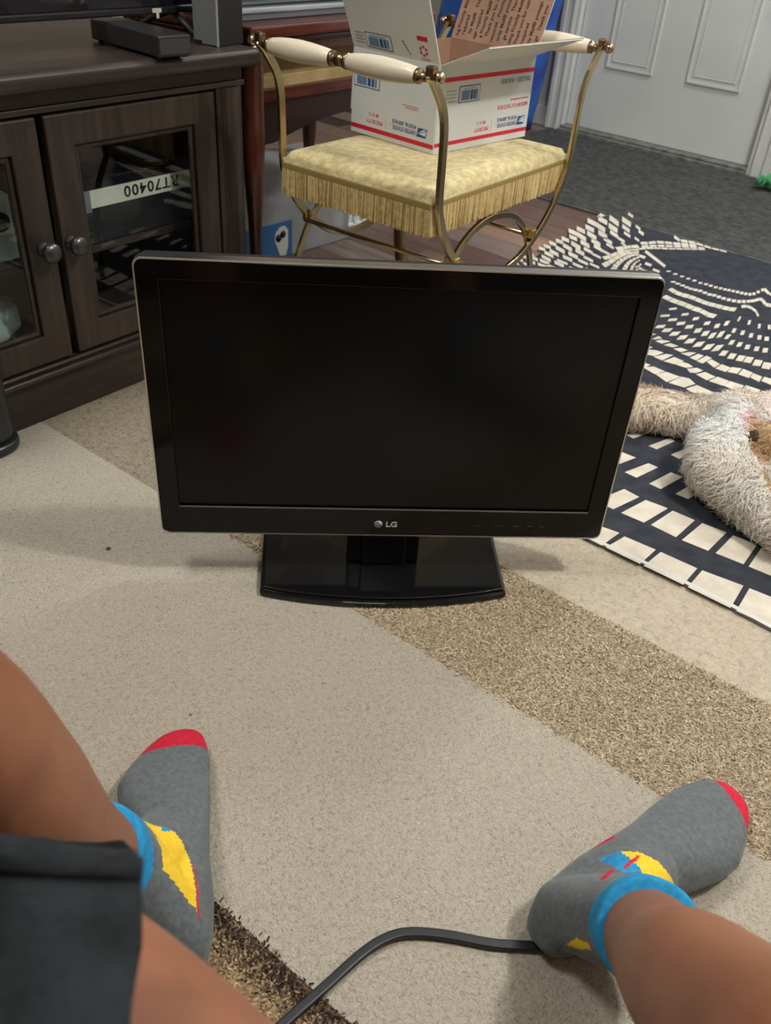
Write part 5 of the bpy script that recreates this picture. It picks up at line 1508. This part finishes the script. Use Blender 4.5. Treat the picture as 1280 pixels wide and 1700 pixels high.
def cloth_tube(path, rads, cuts, seed):
    P = catmull(path, 8)
    rr = np.interp(np.linspace(0, len(rads) - 1, len(P)), range(len(rads)), rads)
    seg = 48
    rs = random.Random(seed)
    ph = [rs.uniform(0, 6.28) for _ in range(4)]
    vs, fc = [], []
    for i, p in enumerate(P):
        t = (P[min(i + 1, len(P) - 1)] - P[max(i - 1, 0)]).normalized()
        u = (Vector((0, 0, 1)) - t * t.z).normalized()
        w = t.cross(u)
        for k in range(seg):
            a = 2 * math.pi * k / seg
            fold = 0.0075 * math.sin(5 * a + ph[0] + i * 0.14) + 0.0045 * math.sin(9 * a + ph[1] - i * 0.21) + 0.0035 * math.sin(i * 0.45 + 3 * a + ph[2])
            r = rr[i] + fold
            vs.append(p + u * (r * math.cos(a)) + w * (r * math.sin(a)))
    for i in range(len(P) - 1):
        for k in range(seg):
            k2 = (k + 1) % seg
            fc.append((i * seg + k, i * seg + k2, (i + 1) * seg + k2, (i + 1) * seg + k))
    bm = bmesh.new()
    bv = [bm.verts.new(v) for v in vs]
    for f in fc:
        bm.faces.new([bv[i] for i in f])
    for co, no in cuts:
        g = bm.verts[:] + bm.edges[:] + bm.faces[:]
        bmesh.ops.bisect_plane(bm, geom=g, plane_co=co, plane_no=no, clear_outer=True)
    from mathutils import noise as mnoise
    for v in bm.verts:
        c = v.co.copy()
        v.co = c + mnoise.noise_vector(c * 13 + Vector((seed, 0, 0))) * 0.0075 + mnoise.noise_vector(c * 34) * 0.0028
    me = bpy.data.meshes.new('shorts')
    bm.to_mesh(me)
    bm.free()
    me.polygons.foreach_set('use_smooth', [True] * len(me.polygons))
    me.materials.append(M_SHORTS)
    return me


HEM_SIDE, HEM_FRONT = Vector((0.9574, 0.2694, -0.1042)), Vector((-0.0505, 0.8395, 0.5410))
HEM_CO = Vector((0, 0, CAM_Z))
HEM_CORNER, HEM_BAND = Vector((0.6312, 0.7277, 0.2684)), Vector((0.05, -0.8547, -0.5167))
SHORTS_PATH = [(-0.30, 0.300, 0.485), (-0.237, 0.228, 0.460), (-0.168, 0.180, 0.455), (-0.07, 0.10, 0.448), (0.03, 0.01, 0.45), L_HIP]
SHORTS_RAD = [0.104, 0.105, 0.110, 0.110, 0.106, 0.103]
hb = bpy.data.objects.new('hem_band', cloth_tube(SHORTS_PATH, [r + 0.0028 for r in SHORTS_RAD], [(HEM_CO + HEM_SIDE * 0.0025, HEM_SIDE), (HEM_CO + HEM_FRONT * 0.0005, HEM_FRONT), (HEM_CO + HEM_CORNER * 0.0015, HEM_CORNER), (HEM_CO, HEM_BAND)], 4))
COL.objects.link(hb)
hb.parent = person
hb.modifiers.new('thick', 'SOLIDIFY').thickness = 0.0025
sh = bpy.data.objects.new('shorts_leg', cloth_tube(SHORTS_PATH, SHORTS_RAD, [(HEM_CO + HEM_SIDE * 0.0025, HEM_SIDE), (HEM_CO + HEM_FRONT * 0.0005, HEM_FRONT), (HEM_CO + HEM_CORNER * 0.0015, HEM_CORNER)], 4))
COL.objects.link(sh)
sh.parent = person
s_ = sh.modifiers.new('thick', 'SOLIDIFY')
s_.thickness = 0.003
sh2 = bpy.data.objects.new('shorts_leg', cloth_tube([(0.217, 0.05, 0.465), (0.219, -0.02, 0.465), (0.228, -0.14, 0.455), (0.24, -0.26, 0.45)], [0.10, 0.104, 0.112, 0.118], [], 9))
COL.objects.link(sh2)
sh2.parent = person
s_ = sh2.modifiers.new('thick', 'SOLIDIFY')
s_.thickness = 0.003
wm = MB()
ellipsoid(wm, (0.15, -0.205, 0.472), (0.192, 0.140, 0.118), Matrix.Rotation(-0.45, 3, 'Z'), 32, 18)
wm.build('shorts_seat', M_SHORTS, person)

# socks
M_SOCK = noisy('grey_sock', srgb(86, 93, 96), srgb(104, 111, 113), 160, rough=0.92, bump=0.45, bscale=700, sheen=0.2, bdist=0.0015)
M_SOCKRED = noisy('red_toe', srgb(196, 18, 50), srgb(214, 30, 62), 160, rough=0.9, bump=0.3, bscale=700)
M_SOCKBLUE = noisy('blue_cuff', srgb(26, 136, 190), srgb(40, 152, 205), 160, rough=0.9, bump=0.3, bscale=700)
M_SOCKYEL = noisy('yellow_knit', srgb(238, 196, 40), srgb(246, 208, 58), 160, rough=0.9, bump=0.3, bscale=700)


def make_sock(name, heel, toe, offs, sc, ankle, arad, red, cuff_plane, prints, label):
    h, t = Vector((heel[0], heel[1], 0)), Vector((toe[0], toe[1], 0))
    ax = (t - h).normalized()
    ln = (t - h).length
    side = Vector((-ax.y, ax.x, 0))
    T = [0.0, 0.025, 0.07, 0.14, 0.25, 0.38, 0.52, 0.64, 0.74, 0.83, 0.91, 0.96, 0.99, 1.0]
    WD = [0.018, 0.040, 0.056, 0.066, 0.069, 0.070, 0.082, 0.096, 0.099, 0.088, 0.069, 0.052, 0.032, 0.012]
    HG = [0.024, 0.046, 0.060, 0.070, 0.078, 0.080, 0.069, 0.058, 0.049, 0.041, 0.034, 0.028, 0.021, 0.012]
    LO = [0.022, 0.010, 0.004, 0.001, 0.001, 0.001, 0.001, 0.001, 0.001, 0.001, 0.002, 0.004, 0.006, 0.010]
    of = np.interp(T, *offs)
    m = MB()
    vs, fc = [], []
    sg = 24
    for i, tt_ in enumerate(T):
        c = h + ax * (ln * tt_) + side * float(of[i])
        for k in range(sg):
            a = 2 * math.pi * k / sg
            cx, sz = math.cos(a), math.sin(a)
            x = WD[i] / 2 * sc * math.copysign(abs(cx) ** 0.8, cx)
            hh = HG[i] - LO[i]
            z = LO[i] + hh * (0.42 + (0.58 * sz if sz > 0 else 0.42 * math.copysign(abs(sz) ** 0.7, sz)))
            vs.append(c + side * x + Vector((0, 0, z)))
    for i in range(len(T) - 1):
        for k in range(sg):
            k2 = (k + 1) % sg
            fc.append((i * sg + k, (i + 1) * sg + k, (i + 1) * sg + k2, i * sg + k2))
    fc.append(tuple(range(sg)))
    fc.append(tuple((len(T) - 1) * sg + k for k in range(sg - 1, -1, -1)))
    m.add(vs, fc)
    hc = h + ax * 0.042
    capsule(m, [(hc.x, hc.y, 0.038), tuple(ankle[1])], [0.034, arad[1]], 24)
    m.tube(catmull(ankle, 4), list(np.interp(np.linspace(0, len(ankle) - 1, (len(ankle) - 1) * 4 + 1), range(len(ankle)), arad)), 28)
    mid = (h + ax * ln * 0.36).to_3d()
    # instep bridge between ankle and forefoot
    a2 = Vector(ankle[1])
    m.tube([a2, (a2 + h + ax * ln * 0.50 + Vector((0, 0, 0.03))) / 2 + Vector((0, 0, 0.004)), h + ax * ln * 0.55 + side * float(np.interp(0.55, *offs)) + Vector((0, 0, 0.030))], [0.036, 0.036, 0.026], 20)
    o = remeshed(name, m, 0.0024, [M_SOCK, M_SOCKRED, M_SOCKBLUE, M_SOCKYEL], 18, person)
    me = o.data
    nf = len(me.polygons)
    cen = np.empty(nf * 3)
    me.polygons.foreach_get('center', cen)
    cen = cen.reshape(-1, 3)
    mi = np.zeros(nf, int)
    n_, d_ = red
    mi[(cen[:, :2] @ np.array(n_)) > d_] = 1
    for poly, k in prints:
        # knitted motif, laid on from above-front so that it follows the ankle
        Pd = cen - np.array([0, 0, CAM_Z])
        dep = Pd @ np.array(c_f)
        U, V = 640 + 1436.99 * (Pd @ np.array(c_r)) / dep, 850 - 1436.99 * (Pd @ np.array(c_u)) / dep
        ins = np.zeros(nf, bool)
        x, y = np.array(poly).T
        j = len(x) - 1
        for i in range(len(x)):
            cnd = ((y[i] > V) != (y[j] > V)) & (U < (x[j] - x[i]) * (V - y[i]) / (y[j] - y[i] + 1e-9) + x[i])
            ins ^= cnd
            j = i
        nor = np.empty(nf * 3)
        me.polygons.foreach_get('normal', nor)
        ins &= (nor.reshape(-1, 3) * Pd).sum(1) < 0
        mi[ins] = k
    cp_, cn_ = np.array(cuff_plane[0]), np.array(cuff_plane[1])
    cn_ = cn_ / np.linalg.norm(cn_)
    mi[(cen - cp_) @ cn_ > 0] = 2
    me.polygons.foreach_set('material_index', mi.tolist())
    o['label'] = label
    return o


la = [(-0.186, 0.442, 0.050), (-0.212, 0.450, 0.083), (-0.235, 0.455, 0.108), (-0.239, 0.441, 0.142)]
make_sock('sock', (-0.158, 0.384), (-0.230, 0.686), ([0, 0.3, 0.55, 0.72, 0.88, 1], [0.0, 0.0, 0.010, 0.018, 0.006, -0.006]), 1.04, la, [0.029, 0.041, 0.0455, 0.0455], ((-0.28, 0.96), 0.6815),
          ((-0.2355, 0.4545, 0.116), (-0.09, -0.32, 0.94)),
          [([(238, 1362), (262, 1372), (290, 1380), (304, 1400), (318, 1436), (325, 1475), (327, 1512), (312, 1496), (296, 1474), (284, 1458), (271, 1444), (268, 1410), (258, 1386)], 3),
           ([(268, 1373), (276, 1374), (283, 1379), (270, 1380)], 2), ([(318, 1425), (322, 1436), (330, 1480), (331, 1526), (328, 1526), (327, 1480)], 1)],
          'grey sock with red toe, blue cuff and yellow ankle patch')
ra = [(0.222, 0.466, 0.050), (0.245, 0.446, 0.083), (0.262, 0.427, 0.108), (0.257, 0.403, 0.142)]
make_sock('sock', (0.180, 0.452), (0.441, 0.660), ([0, 0.3, 0.55, 0.72, 0.88, 1], [0.0, -0.002, -0.012, -0.014, -0.004, 0.0]), 1.06, ra, [0.029, 0.042, 0.0475, 0.0475], ((0.95, 0.31), 0.5996),
          ((0.2610, 0.4235, 0.114), (-0.16, -0.56, 0.81)),
          [([(1028, 1413), (1060, 1414), (1090, 1428), (1112, 1452), (1124, 1478), (1100, 1470), (1066, 1452), (1060, 1438), (1045, 1424)], 3),
           ([(993, 1428), (1010, 1420), (1028, 1413), (1046, 1424), (1060, 1438), (1068, 1448), (1036, 1449), (1018, 1438), (1006, 1432)], 2),
           ([(1034, 1441), (1046, 1427), (1054, 1424), (1056, 1420), (1062, 1420), (1061, 1426), (1050, 1432), (1039, 1443)], 1),
           ([(997, 1459), (1004, 1450), (1016, 1443), (1022, 1444), (1010, 1455), (1000, 1462)], 1),
           ([(975, 1410), (1000, 1397), (1020, 1387), (1020, 1391), (985, 1409)], 1),
           ([(940, 1568), (958, 1558), (976, 1566), (982, 1576), (960, 1576)], 3)],
          'grey sock with red toe, blue cuff and blue and yellow motif')

# ------------------------------------------------------------------ power cord
cord = MB().tube(catmull([(-0.20, 0.18, 0.0045), (-0.11, 0.31, 0.0045), (-0.058, 0.367, 0.0045), (-0.023, 0.403, 0.0045), (0.010, 0.437, 0.005), (0.033, 0.454, 0.0055), (0.057, 0.462, 0.0055), (0.094, 0.4625, 0.005),
                          (0.143, 0.4575, 0.0045), (0.20, 0.458, 0.0045), (0.30, 0.452, 0.0045), (0.42, 0.39, 0.0045), (0.60, 0.20, 0.0045)], 8), 1.0, flat=(0.0062, 0.0105))
co = cord.build('power_cord', plain('cord_rubber', (0.016, 0.018, 0.022, 1), 0.4), None, 0.0024, 3)
tag(co, 'black power cord curving over the cream rug under the right sock', 'cord')

# ------------------------------------------------------------------ dog
dog = thing('dog', 'fluffy cream white dog lying on its back on the illusion rug', 'dog', (0, 0, 0))
dm = MB()
Z = rz
ellipsoid(dm, (0.675, 1.470, 0.066), (0.075, 0.078, 0.056), None, 24, 14)                                        # pelvis
ellipsoid(dm, (0.80, 1.465, 0.072), (0.15, 0.100, 0.066), None, 24, 14)                                        # belly
ellipsoid(dm, (0.97, 1.45, 0.090), (0.15, 0.105, 0.085), None, 24, 14)                                         # chest
capsule(dm, [(0.655, 1.505, 0.050), (0.575, 1.530, 0.042), (0.510, 1.545, 0.042), (0.468, 1.545, 0.042)], [0.050, 0.038, 0.040, 0.042], 18)   # far hind leg, stretched out
capsule(dm, [(0.468, 1.545, 0.042), (0.458, 1.590, 0.05)], [0.040, 0.034], 16)
capsule(dm, [(0.645, 1.425, 0.082), (0.592, 1.362, 0.078), (0.572, 1.305, 0.064)], [0.052, 0.052, 0.048], 18)  # near thigh
ellipsoid(dm, (0.640, 1.345, 0.060), (0.050, 0.060, 0.046), None, 18, 12)
capsule(dm, [(0.578, 1.300, 0.062), (0.605, 1.250, 0.056), (0.628, 1.212, 0.046), (0.640, 1.190, 0.042)], [0.048, 0.047, 0.042, 0.036], 18)   # near shank
capsule(dm, [(0.92, 1.39, 0.105), (0.78, 1.37, 0.110), (0.690, 1.350, 0.112)], [0.045, 0.036, 0.030], 16)      # foreleg folded back over the belly
ellipsoid(dm, (0.660, 1.338, 0.110), (0.030, 0.028, 0.031), None, 18, 12)                                       # paw
capsule(dm, [(0.93, 1.38, 0.090), (0.80, 1.33, 0.075), (0.705, 1.265, 0.064), (0.668, 1.200, 0.048), (0.660, 1.150, 0.040)], [0.050, 0.046, 0.042, 0.040, 0.036], 16)  # other foreleg
capsule(dm, [(1.02, 1.44, 0.095), (1.12, 1.41, 0.095)], [0.070, 0.060], 18)                                     # neck
ellipsoid(dm, (1.18, 1.38, 0.088), (0.075, 0.068, 0.066), None, 20, 14)                                         # head
capsule(dm, [(1.20, 1.33, 0.085), (1.22, 1.27, 0.075)], [0.038, 0.026], 14)                                     # muzzle
ellipsoid(dm, (1.11, 1.33, 0.055), (0.030, 0.050, 0.022), None, 14, 10)                                         # ear
ellipsoid(dm, (1.25, 1.42, 0.055), (0.050, 0.030, 0.022), None, 14, 10)
dm.v = [(x, y, max(z + Z * 0.5, Z + 0.001)) for x, y, z in dm.v]


def fur_material(name, rough):
    m, nt, b = new_mat(name)
    at = nt.nodes.new('ShaderNodeAttribute')
    at.attribute_name = 'coat'
    nt.links.new(at.outputs['Color'], b.inputs['Base Color'])
    b.inputs['Roughness'].default_value = rough
    b.inputs['Specular IOR Level'].default_value = 0.25
    b.inputs['Sheen Weight'].default_value = 0.1
    return m


M_COAT = fur_material('dog_coat', 0.9)
M_FUR = fur_material('dog_fur', 0.7)
db = remeshed('body', dm, 0.007, M_COAT, 8, dog)


def coat_colour(p):
    """cream coat, whiter on the near thigh, tan legs, pink belly skin, brown paw"""
    c = np.array([0.80, 0.74, 0.65])
    x, y, z = p

    def blend(c, col, w):
        w = max(0.0, min(1.0, w))
        return c * (1 - w) + np.array(col) * w
    c = blend(c, (0.86, 0.86, 0.83), 1.5 - math.dist((x, y), (0.60, 1.37)) / 0.075)              # white thigh
    c = blend(c, (0.82, 0.70, 0.56), (0.62 - x) / 0.10 if y > 1.45 else 0)                       # creamier far leg
    c = blend(c, (0.86, 0.72, 0.68), 1.6 - math.dist((x, y), (0.78, 1.47)) / 0.085)              # pink belly
    c = blend(c, (0.72, 0.36, 0.38), 1.4 - math.dist((x, y), (0.640, 1.372)) / 0.022)
    c = blend(c, (0.60, 0.50, 0.38), 1.4 - math.dist((x, y), (0.70, 1.24)) / 0.050)              # tan foreleg
    c = blend(c, (0.72, 0.69, 0.63), 1.2 - math.dist((x, y), (0.60, 1.21)) / 0.05)
    if z > 0.088 and 0.628 < x < 0.74 and y < 1.380:
        c = blend(c, (0.52, 0.35, 0.19), 1.0)                                                     # brown paw
    return c


def paint(me, dom_pts, per):
    at = me.color_attributes.new('coat', 'FLOAT_COLOR', 'POINT')
    cols = np.ones((len(me.vertices), 4), np.float32)
    cols[:, :3] = np.repeat(np.array([coat_colour(p) for p in dom_pts], np.float32), per, axis=0)
    if per > 1:
        cols[:, :3] *= np.repeat(RNG.uniform(0.86, 1.10, (len(dom_pts), 1)), per, axis=0)
    at.data.foreach_set('color', cols.ravel())


nv = len(db.data.vertices)
co_ = np.empty(nv * 3)
db.data.vertices.foreach_get('co', co_)
paint(db.data, co_.reshape(-1, 3), 1)
# coat: curly strands rooted on the body
nf = len(db.data.polygons)
cen = np.empty(nf * 3)
db.data.polygons.foreach_get('center', cen)
nor = np.empty(nf * 3)
db.data.polygons.foreach_get('normal', nor)
cen, nor = cen.reshape(-1, 3), nor.reshape(-1, 3)
area = np.empty(nf)
db.data.polygons.foreach_get('area', area)
okf = (cen[:, 2] > Z + 0.006) & (np.hypot(cen[:, 0] - 1.22, cen[:, 1] - 1.255) > 0.03)
idx = np.where(okf)[0]
NS = 40000
pick = RNG.choice(idx, NS, p=area[idx] / area[idx].sum())
root = cen[pick] + RNG.normal(0, 0.0022, (NS, 3))
nn = nor[pick]
flow = np.stack([-0.35 + 0.5 * np.sin(root[:, 1] * 60), -0.25 + 0.5 * np.sin(root[:, 0] * 70 + 1), -0.35 + 0.2 * np.sin(root[:, 0] * 90)], -1) + RNG.normal(0, 0.30, (NS, 3))
flow -= nn * (flow * nn).sum(1, keepdims=True)
lenf = RNG.uniform(0.014, 0.028, NS)
belly = (np.hypot(root[:, 0] - 0.80, root[:, 1] - 1.49) < 0.12) & (root[:, 2] > 0.09)
lenf[belly] *= 0.45
pawm = (root[:, 2] > 0.088) & (root[:, 0] > 0.628) & (root[:, 1] < 1.385)
lenf[pawm] *= 0.55
curl = RNG.uniform(0, 6.28, NS)
K = 4
V = np.empty((NS, K, 2, 3))
side = np.cross(nn, flow)
side /= np.linalg.norm(side, axis=1, keepdims=True) + 1e-9
fl = flow / (np.linalg.norm(flow, axis=1, keepdims=True) + 1e-9)
for k in range(K):
    t = k / (K - 1)
    p = root + (nn * (0.75 * t - 0.45 * t * t)[..., None] if np.ndim(t) else nn * (0.75 * t - 0.45 * t * t)) * lenf[:, None] + fl * (0.75 * t * t + 0.15 * t) * lenf[:, None]
    p = p + side * (np.sin(curl + t * 4.2) * 0.16 * t)[:, None] * lenf[:, None]
    p[:, 2] = np.maximum(p[:, 2], Z + 0.002)
    wd = 0.00105 * (1 - 0.75 * t)
    V[:, k, 0] = p - side * wd
    V[:, k, 1] = p + side * wd
faces = []
base = np.arange(NS) * (K * 2)
for k in range(K - 1):
    faces.append(np.stack([base + 2 * k, base + 2 * k + 1, base + 2 * k + 3, base + 2 * k + 2], -1))
me = bpy.data.meshes.new('fur')
me.from_pydata(V.reshape(-1, 3).tolist(), [], np.concatenate(faces).tolist())
me.materials.append(M_FUR)
me.polygons.foreach_set('use_smooth', [True] * len(me.polygons))
paint(me, root, K * 2)
fo = bpy.data.objects.new('fur', me)
COL.objects.link(fo)
fo.parent = dog
fo['kind'] = 'stuff'
MB().lathe([(0.0005, 0), (0.011, 0.004), (0.013, 0.012), (0.0005, 0.018)], 16, Matrix.Translation((1.222, 1.252, 0.075))).build('nose', M_MATTBLACK, dog)
pd = MB()
ellipsoid(pd, (0.6325, 1.333, 0.112), (0.008, 0.013, 0.022), Matrix.Rotation(0.4, 3, 'Z'), 14, 10)
pd.build('paw_pad', plain('paw_pad', srgb(74, 50, 46), 0.6), dog)
for k in range(3):
    cl = MB()
    ellipsoid(cl, (0.650 + 0.012 * k, 1.312 + 0.002 * k, 0.104 - 0.006 * k), (0.0055, 0.0055, 0.005), None, 10, 8)
    cl.build('toe', plain('toe_%d' % k, srgb(150, 104, 84), 0.6), dog)
for x, y in ((1.155, 1.325), (1.232, 1.335)):
    ey = MB()
    ellipsoid(ey, (x, y, 0.112), (0.008, 0.008, 0.008), None, 12, 8)
    ey.build('eye', M_GLOSSBLACK, dog)
